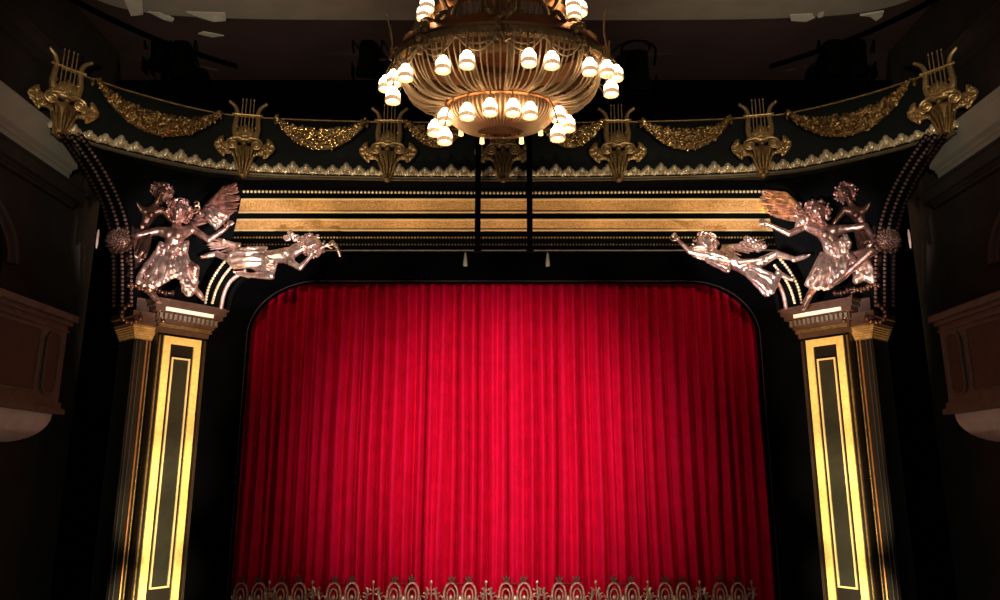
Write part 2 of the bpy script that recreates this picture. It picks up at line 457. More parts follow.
for y, Y, r, m, n in ((191.5, 16.36, .034, 'glass', 150), (237.5, 16.86, .026, 'gold', 180), (244.5, 16.93, .022, 'golddark', 180)):
    beads(lambda t: Vector((-XL+.1 + 2*(XL-.1)*t, Y, zy(y+ (1.5 if y < 200 else 0)*(1-abs(2*t-1)), Y))), n, r, 'bead_row', m, lin)
# ------------------------------------------------------------------ fascia
fa = struct(empty('trim_32', (0, 16, zb)))
mb = MB(); A = off_curve(zb, 0); 
mb.sweep([[Vector((p.x, p.y, zb)), Vector((p.x, p.y, zt+.08)), Vector((p.x, p.y, zt+.08)) + Vector((0, .35, 0)), Vector((p.x, p.y+.35, zb))] for p in plan])
mb.build('panel', 'greenblack', fa)
o0, o1, o2 = off_curve(zb, .0), off_curve(zb, .05), off_curve(zb, .035)
mb = MB()
mb.sweep([[o0[i]+Vector((0, 0, -.03)), o1[i]+Vector((0, 0, -.03)), o1[i]+Vector((0, 0, -.01)), o2[i]+Vector((0, 0, .015)), o1[i]+Vector((0, 0, .04)), o0[i]+Vector((0, 0, .06))] for i in range(len(o0))])
mb.build('lower_moulding', 'mould', fa)
# leafy crest: one scalloped run of leaves along the moulding
def arclen(c):
    L = [0]
    for i in range(1, len(c)): L.append(L[-1] + (c[i]-c[i-1]).length)
    return L
oc = off_curve(zb, .05); AL = arclen(oc)
def at_len(s):
    s = max(0, min(AL[-1]-1e-4, s))
    lo, hi = 0, len(AL)-1
    while hi-lo > 1:
        mi = (lo+hi)//2
        if AL[mi] <= s: lo = mi
        else: hi = mi
    t = (s-AL[lo])/(AL[hi]-AL[lo]); d = (oc[hi]-oc[lo]).normalized()
    return oc[lo].lerp(oc[hi], t), math.atan2(d.y, d.x)
s = .15; k = 0; rr = random.Random(2)
crest0 = None
def crest_leaf():
    mb = MB()
    mb.ell((0, 0, .10), (.085, .06, .085), 10, 6); mb.ell((0, -.05, .12), (.045, .03, .05), 8, 5)
    for s_ in (-1, 1):
        mb.ell((s_*.085, -.02, .07), (.055, .05, .06), 8, 5); mb.ell((s_*.14, -.02, .045), (.04, .04, .045), 6, 5)
        mb.ell((s_*.055, -.055, .03), (.028, .025, .028), 6, 4)
    mb.ell((0, -.06, .035), (.032, .03, .032), 6, 4)
    return mb
nleaf = int(AL[-1]/.29)
for i in range(nleaf):
    p, a = at_len(.1 + (AL[-1]-.2)*i/(nleaf-1))
    loc = p + Vector((0, 0, .05)) - Vector((0, 16, zb))
    if crest0 is None:
        crest0 = crest_leaf().build('crest_leaf', 'silver', None); crest0.parent = fa; c = crest0
    else:
        c = crest0.copy(); C.objects.link(c); c.parent = fa
    sc_ = (1.75 if i % 4 == 0 else 1.25 + .18*(i % 2))
    c.location = loc; c.rotation_euler = (0, 0, a); c.scale = (1.0, 1, sc_)
# brass rail with collars
rail = tag(empty('brass_rail', (0, 16, zt)), 'long thin brass rail following the curved fascia behind the lyres', 'rail')
rc = off_curve(zt, .12)
i0 = next(i for i, p in enumerate(rc) if proj(p)[0] > 36); 
MB().tube(rc[i0:len(rc)-i0], .022, 8).build('rod', 'golddark', rail)
# ------------------------------------------------------------------ lyre ornaments
def make_lyre():
    r = bpy.data.objects.new('lyre_ornament', None); C.objects.link(r)
    # local: origin at the corbel's foot, x right, -y to the audience, z up. about 1.75 m tall
    for s in (-1, 1):
        arm = cat([(s*.17, -.02, .78), (s*.24, -.03, 1.0), (s*.24, -.03, 1.2), (s*.22, -.03, 1.42), (s*.27, -.04, 1.58), (s*.38, -.05, 1.68)])
        MB().tube(arm, [.075-.04*i/(len(arm)-1) for i in range(len(arm))], 8).ell((s*.385, -.05, 1.685), .04).ell((s*.235, -.03, 1.1), (.085, .06, .05)).ell((s*.2, -.03, .86), (.1, .08, .07)).build('lyre_arm', 'gold', r)
    for i, x in enumerate((-.12, -.045, .045, .12)):
        MB().tube([(x, -.05, 1.02), (x, -.05, 1.78 if abs(x) < .1 else 1.72)], .013, 6).ell((x, -.05, 1.77), (.02, .02, .03)).build('string', 'gold', r)
    MB().tube([(-.3, -.06, 1.4), (.3, -.06, 1.4)], .022, 8).ell((-.3, -.06, 1.4), .035).ell((.3, -.06, 1.4), .035).build('crossbar', 'gold', r)
    b = MB(); b.ell((0, -.05, .92), (.19, .11, .2), 14, 8)
    for k in range(-2, 3): b.ell((k*.065, -.13+.02*abs(k), 1.02-.03*abs(k)), (.032, .035, .12), 6, 6)
    b.box((-.17, -.15, .84), (.17, .0, .93)); b.ell((0, -.1, .77), (.2, .1, .07), 12, 6)
    for k in range(-3, 4): b.ell((k*.045, -.165, .885), .022, 6, 4)
    b.build('soundbox', 'gold', r, angle=60)
    for s in (-1, 1):
        v = MB(); sp_ = [Vector((s*(.25+.0) + (.13-.115*k/26)*math.cos(a), -.15, .66 + (.13-.115*k/26)*math.sin(a))) for k, a in ((k, PI/2 - s*(2*PI*1.9)*k/26) for k in range(27))]
        v.tube(sp_, .026, 6); v.ell((s*.25, -.12, .66), (.1, .05, .1), 10, 6); v.tube(cat([(0, -.15, .74), (s*.12, -.17, .8), (s*.25, -.15, .79)]), .028, 6)
        v.build('volute', 'gold', r)
        l = MB()
        for k in range(9):
            t = k/8; ang = .2 + t*2.2
            l.ell((s*(.40+.17*math.sin(ang)), -.08+.02*(k % 2), .64 - .20*math.cos(ang)), (.085, .035, .045), 7, 5, rot=Euler((0, s*(ang-1.6), 0)).to_matrix())
        l.ell((s*.42, -.06, .62), (.13, .05, .12), 8, 6); l.ell((s*.5, -.09, .74), (.06, .05, .08)); l.ell((s*.36, -.1, .47), (.1, .05, .05))
        for k in range(6): l.ell((s*(.22+.055*k), -.12, .42+.035*k), (.035, .04, .05), 6, 5)
        l.build('acanthus_spray', 'gold', r)
    c = MB(); c.lathe([(.02, -.08), (.1, -.02), (.12, .08), (.15, .25), (.2, .42), (.25, .55), (.24, .62)], (0, -.02, 0), 16, .7, 8, .12)
    for k in range(-2, 3): c.ell((k*.085, -.17+.03*abs(k), .3), (.035, .04, .24), 6, 8, rot=Euler((.1, k*.16, 0)).to_matrix())
    c.ell((0, -.1, -.04), (.08, .06, .07)); c.ell((0, -.2, .66), (.07, .06, .06), 10, 6)
    c.build('corbel', 'golddark', r)
    return r
ly0 = make_lyre()
lyres = [(62, 'gilded lyre ornament at the left end of the curved fascia'), (246, 'gilded lyre ornament on the fascia above the left silver wing'),
         (389, 'gilded lyre ornament just left of the chandelier'), (503, 'dim lyre ornament hidden behind the bottom of the chandelier'),
         (617, 'gilded lyre ornament just right of the chandelier'), (760, 'gilded lyre ornament on the fascia above the yellow-lit wing'),
         (944, 'dim gilded lyre ornament at the right end of the curved fascia')]
for i, (px, lab) in enumerate(lyres):
    o = ly0 if i == 0 else copy_tree(ly0)
    p, a = fas_at(px, (zb+zt)/2, .08)
    o.location = (p.x, p.y, zb-.03); a2 = a
    o.rotation_euler = (0, 0, a2)
    sc_ = 1.0; o.scale = (sc_,)*3
    tag(o, lab, 'ornament', 'lyre ornaments on the fascia')
# ------------------------------------------------------------------ fruit swags
def swag(xa, xb, sag, label, seed, thick=15):
    r = random.Random(seed)
    pa, _ = fas_at(xa, zt, .07); pb, _ = fas_at(xb, zt, .07)
    root = tag(empty('fruit_swag', (pa+pb)/2), label, 'garland', 'gilded swags under the brass rail')
    pts = []
    N = 16
    for i in range(N+1):
        t = i/N; x = xa+(xb-xa)*t; p, a = fas_at(x, zt, .07)
        dz = sag*(1-(2*t-1)**2)**.8
        pts.append((p, a, t, dz))
    # backing cloth
    vs = []; 
    for p, a, t, dz in pts:
        d = Vector((math.sin(a), -math.cos(a), 0))
        w = .10 + .30*math.sin(PI*t)
        vs.append([p+Vector((0, 0, -.03)), p + d*.06 + Vector((0, 0, -dz*.5)), p + d*.1 + Vector((0, 0, -dz-.0)), p+d*.02+Vector((0, 0, -dz-w*.35))])
    MB().sweep(vs, closed=False).build('draped_cloth', 'greenblack', root)
    fr = MB(); lf = MB(); bk_ = []
    for p, a, t, dz in pts: bk_.append(p + Vector((math.sin(a), -math.cos(a), 0))*.1 + Vector((0, 0, -dz+.02)))
    bm_ = MB()
    for q in range(-2, 3): bm_.tube([p + Vector((0, 0, q*.085*math.sin(PI*pts[k_][2]))) for k_, p in enumerate(bk_)], [.02 + .05*math.sin(PI*x[2]) for x in pts], 8)
    bm_.build('swag_core', 'golddark', root)
    n = int(120 + 420*(abs(xb-xa)/130))
    for k in range(n):
        t = r.uniform(.015, .985); i = min(int(t*N), N-1); f = t*N-i
        p = pts[i][0].lerp(pts[i+1][0], f); a = pts[i][1]; dz = pts[i][3]*(1-f)+pts[i+1][3]*f
        d = Vector((math.sin(a), -math.cos(a), 0)); w = .05 + .21*math.sin(PI*t)
        v = r.uniform(-1, 1)
        q = p + d*(.12 + .09*math.sqrt(max(0, 1-v*v))*(.3+math.sin(PI*t))) + Vector((0, 0, -dz + .02 + v*w))
        rad = r.uniform(.02, .036)
        if k % 4: fr.ell(q, rad, 6, 5)
        else: lf.ell(q, (rad*1.8, rad*.6, rad), 6, 5, rot=Euler((r.uniform(-1, 1), r.uniform(-1.5, 1.5), r.uniform(-1, 1))).to_matrix())
    fr.build('fruit_cluster', 'goldf', root)['kind'] = 'stuff'; lf.build('leaves', 'gold', root)
    for p, a in ((pa, 0), (pb, 0)):
        tb = MB(); tb.ell(p + Vector((0, -.06, .0)), (.07, .05, .035)); tb.ell(p + Vector((0, -.04, -.08)), (.04, .04, .07))
        tb.build('knot', 'golddark', root)
swag(93, 222, .62, 'large gilded fruit swag beside the left end lyre', 1)
swag(277, 368, .52, 'gilded fruit swag between two lyres left of the chandelier', 2)
swag(406, 470, .42, 'dim fruit swag partly hidden behind the left of the chandelier', 3)
swag(538, 602, .42, 'fruit swag partly hidden behind the right of the chandelier', 4)
swag(640, 730, .52, 'gilded fruit swag between two lyres right of the chandelier', 5)
swag(786, 914, .62, 'large gilded fruit swag beside the right end lyre, shaded in its middle', 6)

# ------------------------------------------------------------------ corner shells, beaded ribs, brackets (mirrored left/right)
for sg in (1, -1):
    W = (lambda v: v) if sg > 0 else mx
    side = 'left' if sg > 0 else 'right'
    outer = cat([P(66, 134, 13.55), P(92, 172, 14.05), P(110, 210, 14.5), P(118, 250, 14.8), P(119, 305, 14.95)], 6)
    top = cat([P(66, 134, 13.55)+Vector((0, .15, 0)), P(134, 157, 14.75)+Vector((0, .2, 0)), P(190, 169, 15.5)+Vector((0, .2, 0)), P(240, 178, 15.95)+Vector((0, .2, 0))], 8)
    inner = cat([P(240, 240, 16.75), P(232, 255, 16.7), P(222, 280, 16.6), P(214, 310, 16.5)], 8)
    # shell: blend between outer rib and inner rib
    n = len(outer); rows = []
    for i in range(n):
        t = i/(n-1)
        a = outer[i]; b = inner[min(len(inner)-1, int(t*(len(inner)-1)))]
        tp = top[int((1-t)*0)]
        row = []
        for k in range(9):
            u = k/8; q = a.lerp(b, u)
            # pull the upper rows up to the fascia edge and hollow the shell backwards
            hi = top[min(len(top)-1, int(u*(len(top)-1)))]
            q = hi.lerp(q, min(1, t*1.35)) if t < .74 else q
            row.append(W(q + Vector((0, .28*math.sin(PI*u)*min(1, t*2), 0))))
        rows.append(row)
    sh = MB(); sh.sweep(rows, closed=False)
    struct(sh.build('trim_%d' % (33 if sg > 0 else 34), 'shell'))
    # outer beaded ribs
    rib = tag(empty('beaded_rib', W(outer[0])), 'curved rib of dull beads climbing from the %s column to the fascia end' % side, 'moulding')
    for k, off in enumerate((-.08, .10, .28)):
        L = [W(p + Vector((off, -.06, -.02))) for p in outer]
        al = arclen(L); nb = 44; mb = MB()
        for i in range(nb):
            s_ = al[-1]*i/(nb-1); j = 0
            while j < len(al)-2 and al[j+1] < s_: j += 1
            f = (s_-al[j])/(al[j+1]-al[j]); mb.ell(L[j].lerp(L[j+1], f), .034, 6, 4)
        mb.build('bead_row', 'bronze' if k else 'bronze_shade', rib)
        MB().tube([p + Vector((0, .05, 0)) for p in L], .05, 6).build('rib_backing', 'shell', rib)
    # rosette on the rib
    c = W(P(120, 240, 14.72))
    ro = tag(empty('beaded_rosette', c), 'round bead studded rosette on the rib beside the %s winged statue' % side, 'rosette')
    mb = MB(); mb.ell(c, (.24, .16, .24), 14, 10); mb.build('boss', 'bronze_shade', ro)
    mb = MB(); r = random.Random(4)
    for k in range(60):
        a = k*2.399; q = math.sqrt(k/60); mb.ell(c + Vector((.22*q*math.cos(a), -.17*math.sqrt(1-q*q*.8), .22*q*math.sin(a))), .026, 6, 4)
    mb.build('bead_cluster', 'bronze', ro)
    mb = MB()
    for k in range(14):
        a = 2*PI*k/14; mb.ell(c + Vector((.25*math.cos(a), 0, .25*math.sin(a))), (.055, .05, .055), 6, 5)
    mb.build('petal_ring', 'bronze_shade', ro)
    # inner bracket with two bead rows and a gilt edge
    br = tag(empty('curved_bracket', W(P(222, 285, 16.2))), 'curved dark bracket with two bead rows under the %s reclining statue' % side, 'bracket')
    L1 = cat([P(206, 303, 16.15), P(210, 286, 16.15), P(219, 270, 16.15), P(229, 258, 16.15)], 6)
    L2 = cat([P(213, 303, 16.2), P(217, 290, 16.2), P(224, 277, 16.2), P(233, 266, 16.2)], 6)
    L3 = cat([P(221, 309, 16.25), P(224, 294, 16.25), P(231, 281, 16.25), P(246, 270, 16.25)], 6)
    for L in (L1, L2):
        LL = [W(p) for p in L]; al = arclen(LL); mb = MB(); nb = 17
        for i in range(nb):
            s_ = al[-1]*i/(nb-1); j = 0
            while j < len(al)-2 and al[j+1] < s_: j += 1
            f = (s_-al[j])/(al[j+1]-al[j]); mb.ell(LL[j].lerp(LL[j+1], f)+Vector((0, -.04, 0)), .036, 8, 5)
        mb.build('bead_row', 'silver', br)
    mb = MB(); mb.sweep([[W(a+Vector((-.12, .03, 0))), W(c_), W(c_+Vector((0, .5, 0))), W(a+Vector((-.12, .5, 0)))] for a, c_ in zip(L1, L3)]); mb.build('bracket_body', 'shell', br)
    MB().tube([W(p) for p in L3], .045, 8).build('gilt_edge', 'bronze2', br)
    MB().tube([W(p+Vector((.12, .1, 0))) for p in L3], .05, 8).build('outer_edge', 'shell', br)
    # slim lamp on the side wall
    q = W(P(97.5, 239, 14.9))
    wl = tag(empty('wall_lamp', q), 'slim pink upright lamp on the dark wall beside the %s rosette' % side, 'lamp')
    MB().tube([q + Vector((0, 0, -.2)), q + Vector((0, 0, -.1)), q + Vector((0, 0, .1)), q + Vector((0, 0, .2))], [.012, .022, .022, .012], 8).build('glass_tube', 'wlamp', wl)
    MB().box(q + Vector((-.04, .03, -.24)), q + Vector((.04, .09, .24))).box(q + Vector((-.03, .0, -.24)), q + Vector((.03, .05, -.2))).box(q + Vector((-.03, .0, .2)), q + Vector((.03, .05, .24))).build('lamp_bracket', 'iron', wl, smooth=False)

# ------------------------------------------------------------------ columns
P1 = Vector((-7.08, 15.62, 0)); P2 = Vector((-6.49, 16.34, 0))
d = (P2-P1).normalized(); nrm = Vector((d.y, -d.x, 0))       # d runs along the face to the right, nrm points to the audience
zcap = P(185, 338, 15.95).z
mid = (P1+P2)/2 + Vector((-.06, 0, 0)); wF = .83
def col_m(sg):
    m_ = Matrix(((d.x, -nrm.x, 0, mid.x), (d.y, -nrm.y, 0, mid.y), (0, 0, 1, 0), (0, 0, 0, 1)))
    if sg < 0: m_ = Matrix.Diagonal((-1, 1, 1, 1)) @ m_
    return m_
hF = wF/2
def frame_m(mb, w, z0, z1, th, y0, y1):
    mb.box((-w, y0, z0), (-w+th, y1, z1)); mb.box((w-th, y0, z0), (w, y1, z1))
    mb.box((-w+th, y0, z1-th), (w-th, y1, z1)); mb.box((-w+th, y0, z0), (w-th, y1, z0+th)); return mb
for sg, side in ((1, 'left'), (-1, 'right')):
    m_ = col_m(sg)
    base = (m_ @ Vector((0, 0, 0)))
    col = tag(empty('proscenium_column', base), 'dark square column with glowing gold framed panel on the %s of the curtain' % side, 'column', None)
    def B(mb, name, mt, parent=col, **k): return mb.xf(m_).build(name, mt, parent, **k)
    sw = hF+.12
    B(MB().box((-sw, .0, .0), (sw, .95, zcap+.06)).box((-sw-.04, -.03, 0), (sw+.04, .9, .35)), 'shaft', 'shaft', smooth=False)
    B(frame_m(MB(), hF, .5, zcap-.0, .155, -.035, .02), 'outer_gold_frame', 'goldb', smooth=False)
    zi0 = P(160, 589, 15.9).z; zi1 = P(186, 358, 15.95).z
    B(frame_m(MB(), hF*.49, zi0, zi1, .035, -.03, .02), 'inner_gold_frame', 'goldline', smooth=False)
    B(MB().box((-hF*.49+.035, -.008, zi0+.035), (hF*.49-.035, .01, zi1-.035)), 'inner_panel', 'inner', smooth=False)
    B(MB().tube([(sw-.05, -.03, .36), (sw-.05, -.03, zcap)], .015, 6).tube([(sw+.0, -.0, .36), (sw+.0, -.0, zcap)], .012, 6), 'edge_bead', 'reed')
    B(MB().tube([(-sw+.03, -.03, .36), (-sw+.03, -.03, zcap)], .02, 6), 'edge_bead', 'golddark')
    # capital mouldings: stacked profile around the block
    cap = MB()
    steps = [(.03, .0, .10), (.07, .10, .19), (.10, .19, .25), (.15, .25, .40), (.22, .40, .50), (.27, .50, .60)]
    for o_, a, b in steps: cap.box((-sw-o_, -o_-.02, zcap+.06+a), (sw+o_, .95, zcap+.06+b))
    capo = B(cap, 'capital', 'wood', smooth=False); tag(capo, 'brown stepped capital')
    cs = MB(); 
    for k in range(13): cs.box((-sw-.08+k*(2*sw+.16)/12-.028, -.22, zcap+.33), (-sw-.08+k*(2*sw+.16)/12+.028, -.15, zcap+.44))
    B(cs, 'dentil_row', 'woodb', smooth=False)
    B(MB().box((-sw-.03, -.1, zcap+.16), (sw+.03, -.06, zcap+.24)), 'gilt_fillet', 'golddark', smooth=False)
    B(MB().box((-sw-.02, -.27, zcap+.485), (sw-.02, -.23, zcap+.565)), 'lit_strip', 'litpaint', smooth=False)  # grazing light put in as a pale strip
    B(MB().box((-sw-.3, -.33, zcap+.66), (sw+.3, .95, zcap+.72)), 'abacus', 'wood', smooth=False)
    # side pilaster, set back to the outside
    pil = MB()
    x0, x1 = -sw-.38, -sw-.02
    B(MB().box((x0, .22, 0), (x1, .9, zcap-.05)), 'side_pilaster', 'shaft', smooth=False)
    for xx, mt, rr_ in ((x0+.05, 'reed', .022), (x0+.13, 'reed', .02), (x0+.26, 'copper', .03), (x0+.33, 'golddark', .018)):
        B(MB().tube([(xx, .2, .2), (xx, .2, zcap-.1)], rr_*.7, 8), 'reed', mt)
    pc = MB()
    for k in range(6): 
        o_ = .005+.022*k; pc.box((x0-o_, .22-o_-.03, zcap-.1+.045*k), (x1+o_*.3, .9, zcap-.1+.045*(k+1)))
    B(pc, 'pilaster_capital', 'gold', smooth=False)
    B(MB().box((x0-.16, -.02, zcap+.18), (x1+.1, .9, zcap+.30)).box((x0-.22, -.1, zcap+.30), (x1+.1, .9, zcap+.42)).box((x0-.1, .06, zcap+.42), (x1+.1, .9, zcap+.72)), 'return_cornice', 'wood', smooth=False)
    # hanging bead scroll at the outer corner
    q0 = Vector((x0-.12, -.08, zcap+.45))
    sc = MB(); 
    for k in range(9):
        a = PI*.15 + PI*1.1*k/8; sc.ell(q0 + Vector((-.12+.22*math.cos(a+PI*.1), -.05, -.1+.2*math.sin(a+PI))), .05, 8, 6)
    for k in range(14): sc.ell(q0 + Vector((-.3+.07*k, -.12, .42+.02*math.sin(k))), (.045, .05, .07 if k % 2 else .05), 8, 6)
    for k in range(9): sc.ell(q0 + Vector((.25+.03*k, -.1, .38-.07*k)), .045, 8, 6)
    B(sc, 'beaded_scroll', 'bronze_shade')

# ------------------------------------------------------------------ statues
def capsule(mb, a, b, ra, rb, n=10):
    a = Vector(a); b = Vector(b)
    mb.tube([a, a.lerp(b, .33), a.lerp(b, .66), b], [ra, ra*.67+rb*.33, ra*.33+rb*.67, rb], n); mb.ell(a, ra, n, 6); mb.ell(b, rb, n, 6)
def hand(mb, w, dr, side, s=1.):
    dr = Vector(dr).normalized(); y = Vector((0, 1, 0)); u = dr.cross(y).normalized(); u = u*side
    palm = w + dr*.07*s
    mb.ell(palm, (.05*s, .03*s, .06*s), 8, 6, rot=dr.to_track_quat('Z', 'Y').to_matrix()); capsule(mb, w, palm, .035*s, .035*s, 8)
    for k, (o, l, c) in enumerate(((-.04, .085, .25), (-.013, .1, .15), (.013, .095, .2), (.038, .075, .3))):
        a = w + dr*.11*s + u*o*s; b = a + (dr + u*o*4 - y*.2)*l*.55*s; c_ = b + (dr*.7 - y*.1 + u*o*2 + Vector((0, 0, -c)))*l*.5*s
        capsule(mb, a, b, .0155*s, .014*s, 6); capsule(mb, b, c_, .014*s, .011*s, 6)
    a = w + dr*.05*s + u*.045*s; b = a + (u*.8+dr*.5)*.06*s; capsule(mb, a, b, .018*s, .015*s, 6); capsule(mb, b, b + dr*.045*s, .015*s, .012*s, 6)
def head(mb, c, face, up, s=1.):
    face = Vector(face).normalized(); up = Vector(up).normalized(); sx = up.cross(face).normalized(); up = face.cross(sx)
    R = Matrix((sx, face, up)).transposed()
    g = lambda x, y, z: c + R @ Vector((x*s, y*s, z*s))
    mb.ell(c, (.115*s, .14*s, .155*s), 14, 10, rot=R)
    mb.ell(g(0, .04, -.08), (.08*s, .085*s, .085*s), 10, 8, rot=R)                # jaw
    mb.ell(g(0, .145, -.01), (.022*s, .035*s, .05*s), 8, 6, rot=R)                # nose
    mb.ell(g(0, .128, -.085), (.036*s, .02*s, .014*s), 8, 6, rot=R); mb.ell(g(0, .115, -.125), (.03*s, .025*s, .022*s), 8, 6, rot=R)
    for q in (-1, 1):
        mb.ell(g(q*.045, .118, .02), (.022*s, .018*s, .014*s), 8, 6, rot=R); mb.ell(g(q*.045, .122, .05), (.035*s, .014*s, .01*s), 8, 6, rot=R)
        mb.ell(g(q*.118, .0, -.01), (.014*s, .03*s, .04*s), 6, 6, rot=R)
    return R
def foot(mb, a, dr, s=1.):
    dr = Vector(dr).normalized(); t = a + dr*.24*s
    capsule(mb, a - dr*.04*s, a + dr*.13*s, .055*s, .05*s, 8); capsule(mb, a + dr*.13*s, t, .05*s, .03*s, 8)
    u = dr.cross(Vector((0, 0, 1)));
    if u.length < .1: u = dr.cross(Vector((0, 1, 0)))
    u.normalize()
    for k in range(5): mb.ell(t + u*(k-2)*.024*s, .02*s, 6, 4)
def statue_body(J, s=1.3):
    """J: dict of joints in world space"""
    mb = MB()
    c = lambda a, b, ra, rb: capsule(mb, J[a] if isinstance(a, str) else a, J[b] if isinstance(b, str) else b, ra*s, rb*s)
    c('pelvis', 'waist', .145, .12); c('waist', 'chest', .12, .15); 
    c('chest', 'shl', .13, .075); c('chest', 'shr', .13, .075); c('chest', 'neck', .12, .06); c('neck', 'head', .06, .062)
    fw = Vector(J['front']).normalized()
    ax = (J['neck']-J['pelvis']).normalized(); lat = ax.cross(fw).normalized()
    for q in (-1, 1): mb.ell(J['chest'] + fw*.1*s + lat*q*.075*s - ax*.02*s, .068*s, 10, 8)      # breast
    mb.ell(J['pelvis'].lerp(J['waist'], .5) + fw*.05*s, .11*s, 10, 8)
    for q in ('l', 'r'):
        c('sh'+q, 'el'+q, .068, .05); c('el'+q, 'wr'+q, .052, .034)
        dr = J['ha'+q]-J['wr'+q]; hand(mb, J['wr'+q], dr, 1 if q == 'l' else -1, s)
        c('pelvis', 'hi'+q, .13, .11); c('hi'+q, 'kn'+q, .108, .072)
        k = J['kn'+q]; a = J['an'+q]; cf = k.lerp(a, .3); c(k, cf, .07, .068); c(cf, 'an'+q, .068, .042)
        foot(mb, J['an'+q], J['fo'+q]-J['an'+q], s)
    head(mb, J['head'], J['face'], J['head']-J['neck'], s)
    return mb
def curls(c, face, s, n, seed, rad=.2, r0=.035):
    r = random.Random(seed); mb = MB(); face = Vector(face).normalized()
    k = 0
    while k < n:
        v = Vector((r.gauss(0, 1), r.gauss(0, 1), r.gauss(0, 1))).normalized()
        if v.dot(face) > .35: continue
        q = c + v*rad*s*r.uniform(.72, .95) - face*.03*s
        a0 = r.uniform(0, 6); t1 = v.orthogonal().normalized(); t2 = v.cross(t1)
        mb.tube([q + (t1*math.cos(a0+i*1.1)+t2*math.sin(a0+i*1.1))*r0*s*(1-.13*i) + v*.012*i for i in range(6)], [.016*s]*5+[.005*s], 5)
        k += 1
    mb.ell(c - face*.04*s, (.15*s,)*3, 10, 8)
    return mb
def folds(starts, ends, n, r0, r1, sag, seed, wav=.03):
    """cloth as a sheet of soft folds between two edge polylines"""
    r = random.Random(seed); mb = MB(); A = cat(starts, 8); B_ = cat(ends, 8)
    g = lambda L, t: L[min(len(L)-1, int(t*(len(L)-1)+.5))]
    for k in range(n):
        t = (k+.5)/n; a = g(A, t); b = g(B_, t); pts = []; rs = []; off_ = (.05 if k % 2 else -.035)
        for i in range(9):
            u = i/8; p = a.lerp(b, u) + Vector((r.uniform(-1, 1)*wav*u, -sag*math.sin(PI*u) + off_*min(1, u*2.5) + r.uniform(-.3, .3)*wav, r.uniform(-1, 1)*wav*.5 - sag*.3*math.sin(PI*u)))
            pts.append(p); rs.append(r0 + (r1-r0)*u*(.8+.4*r.random()))
        mb.tube(pts, rs, 7); mb.ell(b, rs[-1], 7, 5)
    m_ = len(A)
    rows = [[a.lerp(b, u) + Vector((0, .02, 0)) for u in (0, .33, .66, 1)] for a, b in ((g(A, t/12), g(B_, t/12)) for t in range(13))]
    for i in range(12):
        for j in range(3):
            capsule(mb, rows[i][j]+Vector((0, .03, 0)), rows[i][j+1]+Vector((0, .03, 0)), r0*.75, r0*.75, 6)
    return mb
def wing(root, tips, back, n, seed, w=.055, bl=.45):
    """root: bone polyline; tips: tip polyline; feathers in three overlapping rows"""
    mb = MB(); A = cat(root, 8); T = cat(tips, 8); r = random.Random(seed)
    g = lambda L, t: L[min(len(L)-1, int(t*(len(L)-1)+.5))]
    for row, (l, cnt, oy, ww) in enumerate(((1., n, .05, w), (.66, n, -.0, w*.95), (.36, n+3, -.05, w*.8))):
        for k in range(cnt):
            t = k/(cnt-1); a = g(A, t); b = a.lerp(g(T, t), l*r.uniform(.95, 1.02))
            dd = b-a; L = dd.length
            if L < 1e-3: continue
            R = dd.to_track_quat('Z', 'Y').to_matrix()
            mid_ = (a+b)/2 + Vector((0, oy, 0))*back
            # a feather: flattened blade with a raised quill
            m2 = MB(); m2.ell((0, 0, 0), (ww, .018, L*.52), 8, 8)
            m2.tube([(0, -.014, -L*.5), (0, -.02, 0), (0, -.012, L*.48)], [.012, .01, .004], 5)
            mb.add([mid_ + R @ Vector(v) for v in m2.v], m2.f)
    mb.tube(A, [.075-.045*i/(len(A)-1) for i in range(len(A))], 8)
    return mb
BY = lambda px: 15.0 + (px-110)/130*1.15      # statues follow the splay of the column head
def fig(name, lab, base, s, J, mats, extra):
    root = tag(empty(name, base), lab, 'statue')
    sculpt(statue_body(J, s), 'body', mats, root, voxel=.017, smooth=3)
    for nm, mb, mt, sculpted in extra:
        if sculpted: sculpt(mb, nm, mt, root, voxel=.015, smooth=2)
        else: mb.build(nm, mt, root, angle=60)
    return root
